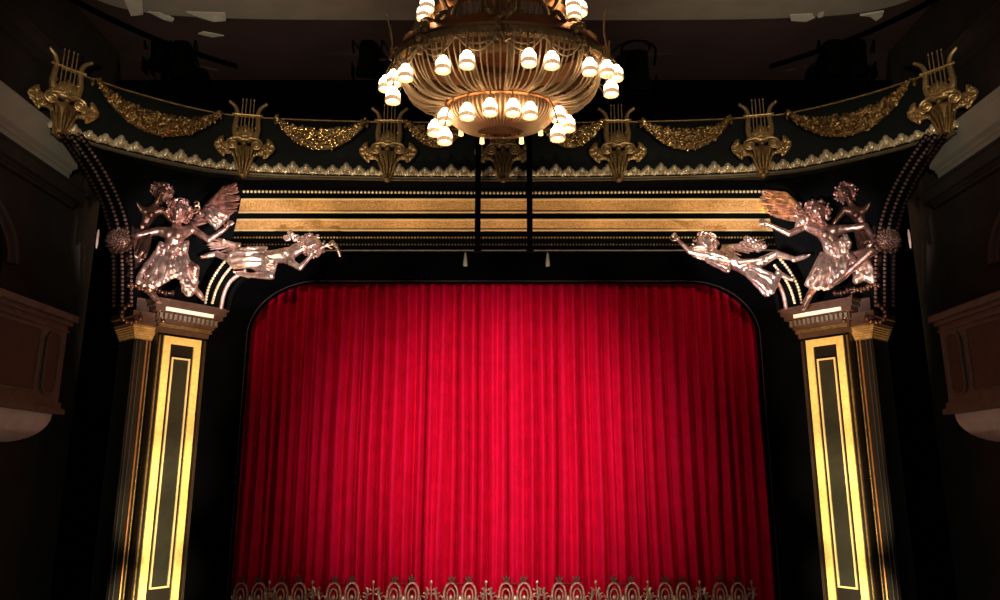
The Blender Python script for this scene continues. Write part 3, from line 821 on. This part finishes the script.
for sg, side in ((1, 'left'), (-1, 'right')):
    W = (lambda v: v) if sg > 0 else mx
    def J_(px, py, dy=0.):
        X = px if sg > 0 else 1007-px
        return W(P(X, py, BY(X)+dy-.12))
    f_ = lambda v: W(Vector(v))
    # ---- main winged figure
    if sg > 0:
        J = dict(pelvis=J_(170, 262, .05), waist=J_(171, 249), chest=J_(176, 235, -.05), neck=J_(177, 221, -.05), head=J_(179, 211, -.12),
             shl=J_(192, 229, -.02), ell=J_(209, 240, -.15), wrl=J_(225, 229, -.2), hal=J_(233, 220, -.2),
             shr=J_(158, 231, -.02), elr=J_(135, 236, -.1), wrr=J_(132, 252, -.2), har=J_(139, 261, -.22),
             hil=J_(180, 262, 0), knl=J_(195, 268, -.28), anl=J_(194, 288, .0), fol=J_(207, 303, .0),
             hir=J_(161, 264), knr=J_(148, 276, -.3), anr=J_(150, 292, -.1), **{'for': J_(158, 301, -.2)},
             front=f_((0, -1, -.1)), face=f_((.25, -1, -.35)))
    else:
        J = dict(pelvis=J_(842, 258, .05), waist=J_(834, 246), chest=J_(826, 233, -.05), neck=J_(821, 222, -.05), head=J_(817, 212, -.12),
             shl=J_(806, 226, -.02), ell=J_(789, 234, -.15), wrl=J_(770, 225, -.2), hal=J_(759, 221, -.2),
             shr=J_(845, 229, -.02), elr=J_(866, 226, -.1), wrr=J_(874, 240, -.2), har=J_(868, 250, -.22),
             hil=J_(834, 262, 0), knl=J_(816, 284, -.22), anl=J_(809, 296, .0), fol=J_(803, 309, -.02),
             hir=J_(851, 258), knr=J_(871, 252, -.35), anr=J_(843, 277, -.3), **{'for': J_(828, 288, -.4)},
             front=f_((0, -1, -.1)), face=f_((.3, -1, -.35)))
    J['for'] = J['for']
    if sg > 0:
        drap = folds([J_(158, 248, -.16), J_(172, 255, -.22), J_(186, 250, -.16)], [J_(137, 282, -.3), J_(152, 287, -.36), J_(166, 280, -.3), J_(178, 276, -.3), J_(190, 292, -.3), J_(197, 281, -.15)], 15, .045, .06, .05, 8)
        for k in range(5): drap.ell(J_(186+3*(k % 3), 286+3*(k//2), -.3), (.11, .1, .1), 8, 6)
        waist = folds([J_(160, 242, -.2), J_(176, 246, -.25), J_(188, 240, -.2)], [J_(158, 252, -.2), J_(172, 258, -.25), J_(187, 250, -.2)], 9, .04, .05, .02, 9)
        wn = wing([J_(190, 226, .2), J_(200, 214, .1), J_(212, 200, .05), J_(222, 190, .0)], [J_(222, 216, -.1), J_(235, 211, -.1), J_(239, 197, -.1), J_(236, 182, -.1)], 1, 19, 3, .085)
        wn2 = wing([J_(160, 226, .3), J_(146, 214, .3), J_(134, 203, .3)], [J_(135, 232, .3), J_(122, 222, .3), J_(118, 204, .3)], 1, 10, 4, .06)
        scarf = folds([J_(205, 212, .0), J_(212, 208, .0)], [J_(215, 228, -.1), J_(228, 216, -.1)], 5, .05, .06, .06, 12)
        lab = 'rose silver winged statue striding on the left column head, wing raised to the right'
        feet = [J_(203, 300, 0), J_(207, 307, 0)]
    else:
        drap = folds([J_(822, 252, -.16), J_(836, 256, -.22), J_(850, 250, -.16)], [J_(806, 284, -.25), J_(815, 288, -.3), J_(830, 287, -.3), J_(842, 272, -.3), J_(857, 262, -.3)], 14, .04, .055, .05, 18)
        for k in range(7): drap.ell(J_(856+2.6*k, 276+1.2*abs(k-3), -.2), (.07, .1, .1), 8, 6)
        m3 = folds([J_(852, 262, -.15), J_(868, 256, -.2)], [J_(856, 279, -.2), J_(864, 276, -.2), J_(872, 279, -.2)], 7, .04, .05, .03, 22); drap.add(m3.v, m3.f)
        waist = folds([J_(822, 236, -.2), J_(835, 242, -.25), J_(846, 234, -.2)], [J_(826, 250, -.2), J_(838, 256, -.25), J_(850, 246, -.2)], 9, .04, .05, .02, 19)
        wn = wing([J_(812, 222, .2), J_(804, 212, .1), J_(796, 203, .05), J_(788, 195, .0)], [J_(783, 218, -.1), J_(768, 213, -.1), J_(760, 201, -.1), J_(764, 189, -.1)], 1, 19, 3, .085)
        wn2 = wing([J_(846, 224, .3), J_(858, 214, .3), J_(868, 204, .3)], [J_(872, 230, .3), J_(884, 220, .3), J_(888, 204, .3)], 1, 10, 4, .06)
        scarf = folds([J_(800, 214, .0), J_(806, 207, .0)], [J_(797, 226, -.1), J_(808, 220, -.1)], 5, .05, .06, .03, 12)
        lab = 'rose silver winged statue on the right column head, wing tip lit yellow'
    hair = curls(J['head'], J['face'], 1.4, 90, 5, .19)
    for k in range(26):
        r = random.Random(k+40); q = J['head'] + f_((r.uniform(-.1, .42) if sg > 0 else r.uniform(-.1, .42)*1, r.uniform(-.05, .15), r.uniform(-.22, .16)))
        hair.tube([q + Vector((.05*math.cos(i*1.2+k), -.01*i, .05*math.sin(i*1.2+k))) for i in range(6)], [.022]*5+[.008], 5)
    root = fig('winged_statue', lab, J['pelvis'], 1.32, J, 'bronze', [('skirt', drap, 'bronze2', 1), ('sash', waist, 'bronze2', 1), ('wing', wn, 'bronze', 0), ('wing', wn2, 'bronze_shade', 0), ('hair', hair, 'bronze', 0), ('scarf', scarf, 'bronze2', 1)])
    # ---- shaded figure above and outside
    def K(px, py, dy=0.): return W(P(px, py, BY(px)+dy-.05))
    J = dict(pelvis=K(140, 232, .1), waist=K(145, 222, .05), chest=K(150, 213, 0), neck=K(156, 204, -.05), head=K(161, 193, -.1),
             shl=K(162, 210, -.05), ell=K(172, 222, -.05), wrl=K(180, 232, .05), hal=K(186, 236, .05),
             shr=K(141, 210, -.05), elr=K(130, 196, -.15), wrr=K(134, 178, -.15), har=K(138, 168, -.15),
             hil=K(146, 236), knl=K(142, 252, -.28), anl=K(133, 266, -.2), fol=K(128, 276, -.25),
             hir=K(134, 236), knr=K(130, 256, -.2), anr=K(128, 276, .0), **{'for': K(122, 286, -.05)}, front=f_((.1, -1, -.2)), face=f_((.35, -1, -.55)))
    hair = curls(J['head'], J['face'], 1.15, 70, 25, .19)
    wn = wing([K(142, 214, .25), K(132, 206, .2), K(124, 198, .15)], [K(128, 236, .2), K(108, 220, .1), K(97, 196, .1), K(106, 170, .1), K(112, 166, .1)], 1, 16, 6, .07)
    sk = folds([K(132, 226, -.1), K(144, 232, -.15), K(152, 228, -.1)], [K(126, 262, -.15), K(134, 268, -.2), K(146, 258, -.2)], 9, .04, .05, .03, 28)
    fig('winged_statue', 'bronze winged statue raising an arm, in painted shade above the %s rosette' % side, J['pelvis'], 1.05, J, 'bronze_shade', [('hair', hair, 'bronze', 0), ('wing', wn, 'bronze_shade', 0), ('skirt', sk, 'bronze_shade', 1)])
    # ---- reclining figure
    YR = 16.15
    if sg > 0:
        Q = lambda px, py, dy=0.: P(px, py, YR + (px-230)/100*.35 + dy)
        J = dict(pelvis=Q(256, 258), waist=Q(271, 257), chest=Q(288, 255), neck=Q(301, 250), head=Q(313, 245, -.05),
                 shl=Q(291, 262, -.12), ell=Q(300, 268, -.2), wrl=Q(310, 257, -.2), hal=Q(315, 248, -.2),
                 shr=Q(296, 247, .05), elr=Q(312, 252, .0), wrr=Q(325, 246, .0), har=Q(335, 242, .0),
                 hil=Q(254, 264, -.05), knl=Q(271, 276, -.3), anl=Q(247, 275, -.1), fol=Q(238, 273, -.05),
                 hir=Q(250, 256, .05), knr=Q(231, 259, -.05), anr=Q(215, 254, .05), **{'for': Q(206, 256, .05)}, front=Vector((.1, -.8, -.5)), face=Vector((.5, -.8, -.1)))
        garl = [(286+2.2*k, 238-3*math.sin(k*.7)+2*math.sin(k*2.1)) for k in range(11)]
        skirt = folds([Q(266, 247, .0), Q(262, 258, -.2), Q(264, 266, -.15)], [Q(236, 250, .0), Q(228, 259, -.15), Q(235, 268, -.1)], 9, .05, .05, .06, 31)
        sash = folds([Q(262, 254, -.2), Q(262, 264, -.2)], [Q(276, 262, -.22), Q(272, 276, -.25)], 6, .045, .05, .04, 32)
        wn = wing([Q(240, 246, .2), Q(232, 244, .15), Q(226, 241, .1)], [Q(222, 254, .1), Q(208, 248, .05), Q(206, 243, .05), Q(216, 237, .05)], 1, 8, 33, .05)
        torch = MB().tube(cat([Q(328, 246, -.05), Q(334, 244, -.05), Q(338, 250, -.05), Q(340, 256, .05)]), [.03]*8+[.04]*16+[.06], 8)
        lab = 'pale silver reclining statue left of the curtain, reaching toward the stage'
        tname = 'ribbon'
    else:
        Q = lambda px, py, dy=0.: P(px, py, YR + (777-px)/100*.35 + dy)
        J = dict(pelvis=Q(752, 271), waist=Q(739, 265), chest=Q(723, 258), neck=Q(712, 251), head=Q(705, 243, -.05),
                 shl=Q(710, 257, -.1), ell=Q(690, 252, -.15), wrl=Q(679, 241, -.15), hal=Q(672, 233, -.15),
                 shr=Q(724, 250, .05), elr=Q(740, 262, -.15), wrr=Q(757, 260, -.2), har=Q(766, 259, -.2),
                 hil=Q(757, 274, -.05), knl=Q(771, 291, -.25), anl=Q(780, 274, -.1), fol=Q(792, 280, -.05),
                 hir=Q(754, 266, .05), knr=Q(776, 254, -.1), anr=Q(796, 259, .0), **{'for': Q(807, 256, .0)}, front=Vector((-.1, -.8, -.5)), face=Vector((-.5, -.8, -.1)))
        garl = [(742+2.4*k, 244-4*math.sin(k*.6)+2*math.sin(k*2.1)) for k in range(10)]
        skirt = folds([Q(742, 262, -.05), Q(748, 276, -.2)], [Q(775, 276, -.1), Q(768, 294, -.25)], 8, .05, .06, .05, 31)
        sash = folds([Q(700, 250, -.1), Q(708, 262, -.15)], [Q(730, 258, -.2), Q(728, 272, -.2)], 6, .045, .05, .04, 32)
        wn = wing([Q(722, 248, .2), Q(735, 246, .2), Q(748, 244, .2)], [Q(738, 256, .2), Q(752, 252, .15), Q(764, 248, .1), Q(766, 238, .1)], 1, 8, 33, .05)
        torch = folds([Q(690, 247, -.08), Q(694, 256, -.1)], [Q(706, 246, -.15), Q(712, 262, -.15)], 4, .04, .045, .02, 36)
        lab = 'pale silver reclining statue right of the curtain, arm raised toward the gold bands'
        tname = 'sleeve'
    hair = curls(J['head'], J['face'], 1.3, 80, 45, .2)
    for i, (x, y) in enumerate(garl):
        q = Q(x, y, .0)
        for k in range(4): hair.tube([q + Vector((.045*math.cos(a*1.2+i+k*2), -.04+.03*k, .045*math.sin(a*1.2+i+k*2))) for a in range(6)], [.024]*5+[.01], 5)
    fig('reclining_statue', lab, J['pelvis'], 1.22, J, 'bronze2', [('hair', hair, 'bronze2', 0), ('skirt', skirt, 'bronze2', 1), ('sash', sash, 'bronze2', 1), ('wing', wn, 'bronze2', 0), (tname, torch, 'bronze2', 1)])

# ------------------------------------------------------------------ hanging bars in front of the lintel
for px, w_ in ((477.5, 3.0), (530, 3.0)):
    Y = 15.2; a = P(px, 138, Y); b = P(px, 251, Y)
    a.x = b.x; r = w_*Y/760/1.0
    hb = tag(empty('hanging_bar', b), 'black upright bar hanging before the gold bands, %s of the centre' % ('left' if px < 500 else 'right'), 'bar')
    zc_ = ZC
    MB().box((b.x-r, Y-.04, b.z), (b.x+r, Y+.04, a.z+1.0)).build('post', 'iron', hb, smooth=False)
    MB().tube([(b.x, Y, a.z+1.0), (b.x, Y, ZC)], .012, 6).build('cable', 'iron', hb)
    MB().box((b.x-r*1.25, Y-.06, b.z-.03), (b.x+r*1.25, Y+.06, b.z+.03)).build('end_cap', 'iron', hb, smooth=False)
for px in (465.5, 547.5):
    p = P(px, 252, 17.2)
    t = tag(empty('pendant_lamp', p), 'small unlit pale cone lamp under the lintel, %s of the centre' % ('left' if px < 500 else 'right'), 'lamp')
    MB().lathe([(.01, 0), (.03, -.06), (.055, -.3), (.05, -.34), (.0, -.34)], p, 12).build('cone_shade', 'plaster', t)
    MB().tube([p, p + Vector((0, 0, .12))], .01, 6).build('stem', 'iron', t)

# ------------------------------------------------------------------ balconies
for sg, side in ((1, 'left'), (-1, 'right')):
    W = (lambda x, y, z: Vector((x, y, z))) if sg > 0 else (lambda x, y, z: Vector((-x, y, z)))
    X = -8.15
    a = PX(75, 320, X); ztb = a.z - .06; yb = a.y - .2
    zbb = PX(66, 413, X).z; H = ztb - zbb
    bal = tag(empty('box_balcony', W(X, yb, zbb)), 'brown panelled box balcony with pale rounded underside on the %s wall' % side, 'balcony')
    def bx(mb, x0, y0, z0, x1, y1, z1): mb.box(W(x0, y0, z0), W(x1, y1, z1)); return mb
    y0 = 7.5
    mb = MB(); bx(mb, -9.1, y0, zbb, X, yb, ztb); mb.build('front', 'woodb', bal, smooth=False)
    mb = MB(); bx(mb, -9.1, y0, ztb-.02, X+.12, yb+.12, ztb+.1); bx(mb, -9.1, y0, ztb-.1, X+.06, yb+.06, ztb-.02); bx(mb, -9.1, y0, ztb-.22, X+.03, yb+.03, ztb-.19); mb.build('handrail', 'woodb', bal, smooth=False)
    mb = MB(); bx(mb, -9.1, y0, zbb-.05, X+.09, yb+.09, zbb+.05); bx(mb, -9.1, y0, zbb+.05, X+.04, yb+.04, zbb+.16); mb.build('base_moulding', 'woodb', bal, smooth=False)
    # sunk panels on the front: one rounded upright, then long ones
    def pan(ya, yb_, r, nm):
        pts = []
        za, zb_ = zbb+.28, ztb-.3
        for cy, cz, a0 in ((yb_-r, zb_-r, 0), (ya+r, zb_-r, PI/2), (ya+r, za+r, PI), (yb_-r, za+r, 3*PI/2)):
            for k in range(6): 
                an = a0 + PI/2*k/5; pts.append((cy + r*math.cos(an), cz + r*math.sin(an)))
        n = len(pts); vs = [W(X+.004, y, z) for y, z in pts] + [W(X+.03, y, z) for y, z in pts]
        m1 = MB(); m1.add(vs, [tuple(range(n)), tuple(range(n, 2*n))] + [(i, (i+1) % n, n+(i+1) % n, n+i) for i in range(n)]); m1.build('sunk_panel', 'woodd', bal, smooth=False)
        m1 = MB(); m1.tube([W(X+.03, y, z) for y, z in pts], .022, 6, close=True); m1.build('panel_moulding', 'woodb', bal)
    pan(yb-.62, yb-.22, .17, ''); pan(yb-2.3, yb-.85, .06, ''); pan(yb-4.0, yb-2.55, .06, '')
    # rounded underside
    mb = MB(); sec = []
    for k in range(9):
        t = PI/2*k/8; w_ = .05+.55*(1-math.cos(t)); h = .52*math.sin(t)
        sec.append([W(-9.1, y0, zbb-.05-h), W(X-w_*.9, y0, zbb-.05-h), W(X-w_*.9, yb-w_*1.1, zbb-.05-h), W(-9.1, yb-w_*1.1, zbb-.05-h)])
    mb.sweep(sec); mb.build('underside', 'cream', bal, angle=60)
    mb = MB(); mb.tube([W(X-.02-.55*.9, y0, zbb-.56), W(X-.02-.55*.9, yb-.64, zbb-.56), W(-9.05, yb-.64, zbb-.56)], .03, 6); mb.build('underside_bead', 'woodb', bal)

# ------------------------------------------------------------------ stage lights hanging in the dark (silhouettes)
def stage_light():
    r = bpy.data.objects.new('stage_spotlight', None); C.objects.link(r)
    MB().lathe([(.0, .5), (.16, .5), (.2, .42), (.24, .0), (.3, -.12), (.3, -.3), (.27, -.3), (.22, -.05), (.0, -.02)], (0, 0, -.75), 16).xf(Matrix.Rotation(.35, 4, 'X')).build('housing', 'iron', r)
    MB().tube(cat([(-.3, 0, -.6), (-.32, 0, -.2), (0, 0, -.05), (.32, 0, -.2), (.3, 0, -.6)]), .025, 6).build('yoke', 'iron', r)
    MB().tube([(0, 0, -.05), (0, 0, .3)], .03, 6).box((-.08, -.08, .25), (.08, .08, .45)).build('clamp', 'iron', r)
    for s in (-1, 1): MB().box((s*.34-.01, .02, -1.15), (s*.34+.01, .34, -.8)).build('barn_door', 'iron', r, smooth=False)
    return r
sl = None
for px, py, lab, sc_ in ((159, 24, 'black stage spotlight hanging in the dark, left one of the left pair', .9), (181, 26, 'black stage spotlight, right one of the left pair', 1.05),
                    (368, 26, 'black stage spotlight just left of the chandelier', 1.0), (638, 34, 'black stage spotlight just right of the chandelier', 1.15),
                    (833, 24, 'black stage spotlight, left one of the right pair', 1.05), (857, 24, 'black stage spotlight, right one of the right pair', 1.05)):
    o = stage_light() if sl is None else copy_tree(sl)
    sl = sl or o
    o.location = P(px, py+4, 15.7); o.scale = (sc_,)*3
    tag(o, lab, 'stage light', 'stage lights above the fascia')
    o2 = None
for o in [o for o in bpy.data.objects if o.name.startswith('stage_spotlight')]:
    L = ZC - o.location.z
    MB().tube([(0, .02, .3), (0, .05/o.scale[0], L/o.scale[0])], .018, 6).build('hanging_rod', 'iron', o)

# ------------------------------------------------------------------ chandelier
YC = 10.0; KY = .6
ch0 = P(500.5, 66, YC); XC = ch0.x
zc_ = lambda y: P(500.5, y, YC).z
ch = tag(empty('chandelier', (XC, YC, zc_(66))), 'tiered gilt chandelier of crystal strands with glowing white glass shades', 'chandelier')
def ringp(R, z, a): return Vector((XC + R*math.cos(a), YC + R*KY*math.sin(a), z))
def ring(R, z, n=72): return [ringp(R, z, 2*PI*i/n) for i in range(n)]
pxm = (P(501.5, 66, YC).x - P(500.5, 66, YC).x)
RU = 104*pxm; RL = 51*pxm
zU = zc_(66); zL = zc_(104)-.02
cc = (XC, YC, 0)
def lat(prof, n=72): m2 = MB(); m2.lathe(prof, cc, n, KY); return m2
# big rim: sloping band with copper lip
lat([(RU-.02, zU+.10), (RU+.02, zU+.14), (RU-.02, zU+.19), (RU-.16, zU+.34), (RU-.2, zU+.36), (RU-.24, zU+.34), (RU-.1, zU+.1), (RU-.02, zU+.10)]).build('rim_band', 'copper', ch)
lat([(RU-.04, zU+.12), (RU+.03, zU+.08), (RU+.02, zU+.0), (RU-.05, zU-.06), (RU-.09, zU-.05), (RU-.06, zU+.05), (RU-.04, zU+.12)]).build('lower_rim', 'chbrass', ch)
mb = MB()
for i in range(120): mb.ell(ringp(RU+.03, zU-.02, 2*PI*i/120), .022, 6, 4)
mb.build('rim_beading', 'chbrass', ch)['kind'] = 'stuff'
# lower ring & cup
lat([(RL, zL+.05), (RL+.05, zL+.03), (RL+.05, zL-.03), (RL, zL-.05), (RL-.06, zL-.03), (RL-.06, zL+.03), (RL, zL+.05)]).build('lower_ring', 'copper', ch)
lat([(RL, zL-.02), (RL-.02, zL-.16), (RL-.1, zL-.26), (RL-.3, zL-.33), (.15, zL-.38), (.0, zL-.4)]).build('bowl', 'bowlm', ch)
mb = MB()
for i in range(72):
    a = 2*PI*i/72; p = ringp(RL-.01, zL-.03, a)
    pts = [p, ringp(RL+.015, zL-.12, a), ringp(RL-.04, zL-.25, a), ringp(RL-.2, zL-.36, a), ringp(RL-.42, zL-.41, a)]
    mb.tube(cat(pts, 3), .014, 4)
mb.build('bowl_fringe', 'fringe', ch)['kind'] = 'stuff'
# strands of the basket
for i in range(98):
    a = 2*PI*(i+.5)/98; pts = []
    wob = .05*math.sin(i*1.7)
    for k in range(9):
        t = PI/2*k/8
        r = RL + (RU-.05-RL)*(math.cos(t)**.8); z = (zU-.05) - (zU-.05-zL)*(math.sin(t)**1.25) - (.06+wob)*math.sin(2*t)
        pts.append(ringp(r, z, a))
    MB().tube(pts, [.013]*9, 5).build('bead_strand', 'crystal', ch)
for i in range(16):      # flat gilt ribs among the strands
    a = 2*PI*(i+.25)/16; pts = []
    for k in range(9):
        t = PI/2*k/8; pts.append(ringp(RL + (RU-.08-RL)*(math.cos(t)**.8), (zU-.03) - (zU-.05-zL)*(math.sin(t)**1.25)-.02, a))
    MB().tube(pts, [.03]*9, 6).build('gilt_rib', 'chbrass', ch)
# festoons under the rim
for i in range(16):
    a0, a1 = 2*PI*i/16, 2*PI*(i+1)/16
    mb = MB()
    for dz, rr_ in ((.26, .012), (.16, .012)):
        mb.tube([ringp(RU+.04, zU-.04 - dz*math.sin(PI*k/10), a0+(a1-a0)*k/10) for k in range(11)], rr_, 5)
    mb.build('festoon', 'crystal', ch)
# upper tier
R2 = 66*pxm; z2 = zc_(22)
lat([(R2-.1, z2+.02), (R2, z2+.0), (R2+.05, z2+.1), (R2-.02, z2+.24), (R2-.12, z2+.26), (R2-.1, z2+.02)]).build('upper_rim', 'copper', ch)
for i in range(80):
    a = 2*PI*i/80
    MB().tube([ringp(R2-.01, z2+.02, a), ringp(R2-.03, z2-.1, a), ringp(R2-.07, z2-.32, a)], .012, 5).build('fringe_drop', 'crystal', ch)
lat([(.0, zU+.05), (.35, zU+.1), (.5, zU+.3), (.42, zU+.6), (.3, z2+.3), (.18, z2+.8), (.1, z2+1.2), (.0, z2+1.2)], 24).build('central_stem', 'chbrass', ch)
lat([(RU-.2, zU+.33), (.45, zU+.2)], 48).build('inner_tray', 'golddark', ch)
MB().tube([(XC, YC, z2+1.1), (XC, YC, ZC)], .05, 8).build('suspension_rod', 'chbrass', ch)
# S-scroll brackets from rim to upper tier
for i in range(8):
    a = 2*PI*i/8
    for s in (-1, 1):
        da = s*.09
        g = lambda R, z, k=0: ringp(R, z, a+da*k)
        pts = cat([g(RU-.22, zU+.30, .2), g(RU-.12, zU+.36, 1.3), g(RU-.22, zU+.47, 1.6), g(RU-.42, zU+.44, 1.2), g(RU-.52, zU+.62, .8), g(R2+.03, z2+.02, 1.6), g(R2+.12, z2+.16, 1.4), g(R2+.04, z2+.24, .6)], 5)
        MB().tube(pts, [.036]*(len(pts)-1)+[.015], 7).build('scroll_bracket', 'chbrass', ch)
    mb = MB(); r = random.Random(i)
    for k in range(22):
        q = ringp(RU+.0+r.uniform(-.03, .07), zU+r.uniform(-.16, .28), a + r.uniform(-.09, .09)); mb.ell(q, (r.uniform(.03, .06), .03, r.uniform(.03, .07)), 6, 5, rot=Euler((0, r.uniform(-1, 1), 0)).to_matrix())
    mb.build('acanthus_mount', 'chbrass', ch)
# finial on the front
# lamps
lamp_src = None
def lamp_parts(loc):
    l = bpy.data.objects.new('lamp', None)
    C.objects.link(l); l.parent = ch; l.location = Vector(loc) - Vector(ch['_w'])
    MB().lathe([(.0, .115), (.035, .113), (.055, .1), (.06, .082), (.05, .072), (.075, .06), (.097, .03), (.102, -.02), (.102, -.045)], (0, 0, 0), 20).build('glass_shade', 'shade', l)
    sk = MB().lathe([(.102, -.045), (.104, -.1), (.1, -.112), (.094, -.1), (.094, -.05)], (0, 0, 0), 56, 1., 14, .05)
    sk.build('fluted_skirt', 'skirt', l)
    MB().tube([(0, 0, .11), (0, 0, .16)], .02, 8).ell((0, 0, .125), (.03, .03, .015)).build('lamp_holder', 'chbrass', l)
    return l
up = [(443, 64), (467, 59), (529, 57), (551.7, 59.5), (589.5, 66), (405.6, 72), (394, 77.5), (386, 83), (393, 95), (606.8, 68), (616, 72.5), (611, 88)]
lo = [(467, 111), (490, 106.5), (513, 107), (530, 110), (445, 116), (435, 127.5), (444.8, 135.5), (559, 114), (568, 123), (557.6, 132.5)]
hi = [(424, 12), (427, 3), (574, 12), (580, 7), (573, 2)]
src = None
for grp, R in ((up, RU), (lo, RL), (hi, RU*.78)):
    for px, py in grp:
        # sit the lamp on the near side of its ring
        x = (px-500.5)*pxm
        ex = min(1., abs(x)/(R+.12)); Y = YC - KY*(R+.12)*math.sqrt(max(0., 1-ex*ex)) - (.1 if (px, py) in ((393, 95), (611, 88), (444.8, 135.5), (557.6, 132.5)) else 0)
        for _ in range(2): loc = P(px, py, Y)
        if src is None: src = lamp_parts(loc); l = src
        else: l = copy_tree(src, ch); l.location = Vector(loc) - Vector(ch['_w'])
        # arm
        a = math.atan2((loc.y-YC)/KY, loc.x-XC)
        if grp is hi: zt_ = zU+.35; rr_ = R
        else: zt_ = (zU if grp is up else zL); rr_ = R
        base = ringp(rr_, zt_ - (.0 if grp is not hi else 0), a); tip = loc + Vector((0, 0, .15))
        m1 = (base+tip)/2 + Vector((0, 0, .10)); o_ = MB().tube(cat([base, m1, tip + Vector((0, 0, .02)), tip], 6), .014, 6).build('lamp_arm', 'chbrass', ch)
for px, py in ((461, 132), (480, 124), (482, 140), (520, 124), (521.5, 140), (540.6, 131.5)):
    far = py > 128
    x = (px-500.5)*pxm; Y = YC + (KY*RL*.85 if py > 136 else (KY*.3 if far else -.05))
    p = P(px, py, Y)
    MB().tube([p + Vector((0, 0, .055)), p + Vector((0, 0, -.055))], [.028, .036], 10).ell(p + Vector((0, 0, .06)), .03).build('candle_tube', 'tube', ch)
# long thin finials at the outer edges
for pts in ([(386, 15), (390, 28), (392, 45), (393, 70)], [(391, 48), (392.5, 58), (394, 68)], [(605, 10), (604, 30), (607, 50), (609, 66)], [(609, 41), (609, 50), (610, 62)]):
    MB().tube(cat([P(x, y, YC-.1) for x, y in pts], 5), .016, 6).build('tall_finial', 'chbrass', ch)

# ------------------------------------------------------------------ light
def spot(name, loc, tgt, power, ang, blend, col, rad=.15):
    l = bpy.data.lights.new(name, 'SPOT'); l.energy = power; l.spot_size = math.radians(ang); l.spot_blend = blend; l.color = col; l.shadow_soft_size = rad
    o = bpy.data.objects.new(name, l); C.objects.link(o); o.location = loc
    o.rotation_euler = (Vector(tgt)-Vector(loc)).to_track_quat('-Z', 'Y').to_euler(); return o
spot('house_spot', (0, 2, 5.6), (-.2, 18, 4.1), 6900, 36.5, 1., (1, .93, .9), .12)
for sx in (-1, 1):
    spot('house_spot', (7.6*sx, 6, 6.4), (-.4*sx, 18, 4.2), 2900, 34, 1., (1, .93, .9), .1)
    spot('box_spot', (-3.5*sx, 6, 3.2), P(503.5+sx*318, 258, 15.5), 8500, 12.5, .5, (1, .84, .82), .08)
    spot('recline_spot', (-1.5*sx, 8, 2.6), P(503.5+sx*236, 264, 16.0), 6500, 14, .5, (1, .9, .88), .08)
    for zz, pw, g_ in ((1.1, 2600, .82), (2.9, 3200, .80), (4.7, 3600, .74), (6.8, 3600, .66)): spot('foot_spot', (4.5*sx, 12.6, .4), (6.85*sx, 16, zz), pw, 28, .9, (1, g_, g_*.55), .1)
    spot('lintel_spot', (2.4*sx, 7, 5.4), (5.2*sx, 16.6, 9.1), 3200, 17, .8, (1, .76, .48), .1)
    for xx in (1.15, 3.3): spot('lintel_spot', (xx*sx, 12.4, .6), (xx*sx, 16.6, 9.15), 3000, 21, 1., (1, .76, .48), .1)
    spot('fascia_spot', (5.0*sx, 7, 8.0), (5.8*sx, 15.2, 10.4), 750, 70, .8, (1, .80, .52), .1)
    if sx > 0: spot('amber_spot', (3, 7, 4), P(778, 207, 16.0), 6500, 4.5, .3, (1, .95, .16), .05)
    l = bpy.data.lights.new('fill_light', 'POINT'); l.energy = 60; l.color = (.9, 1, .86); l.shadow_soft_size = .3  # added unseen fill to brighten the balcony undersides and side walls
    o = bpy.data.objects.new('fill_light', l); C.objects.link(o); o.location = (4.8*sx, 8.5, 1.2)
w = bpy.data.worlds.new('world'); bpy.context.scene.world = w; w.use_nodes = True
w.node_tree.nodes['Background'].inputs[0].default_value = (1, .95, .9, 1); w.node_tree.nodes['Background'].inputs[1].default_value = .10
for o in bpy.data.objects:
    if '_w' in o: del o['_w']
vs_ = bpy.context.scene.view_settings
bpy.context.scene.display_settings.display_device = 'sRGB'
vs_.view_transform = 'Standard'; vs_.look = 'None'; vs_.gamma = 1; vs_.exposure = 0; vs_.use_curve_mapping = False
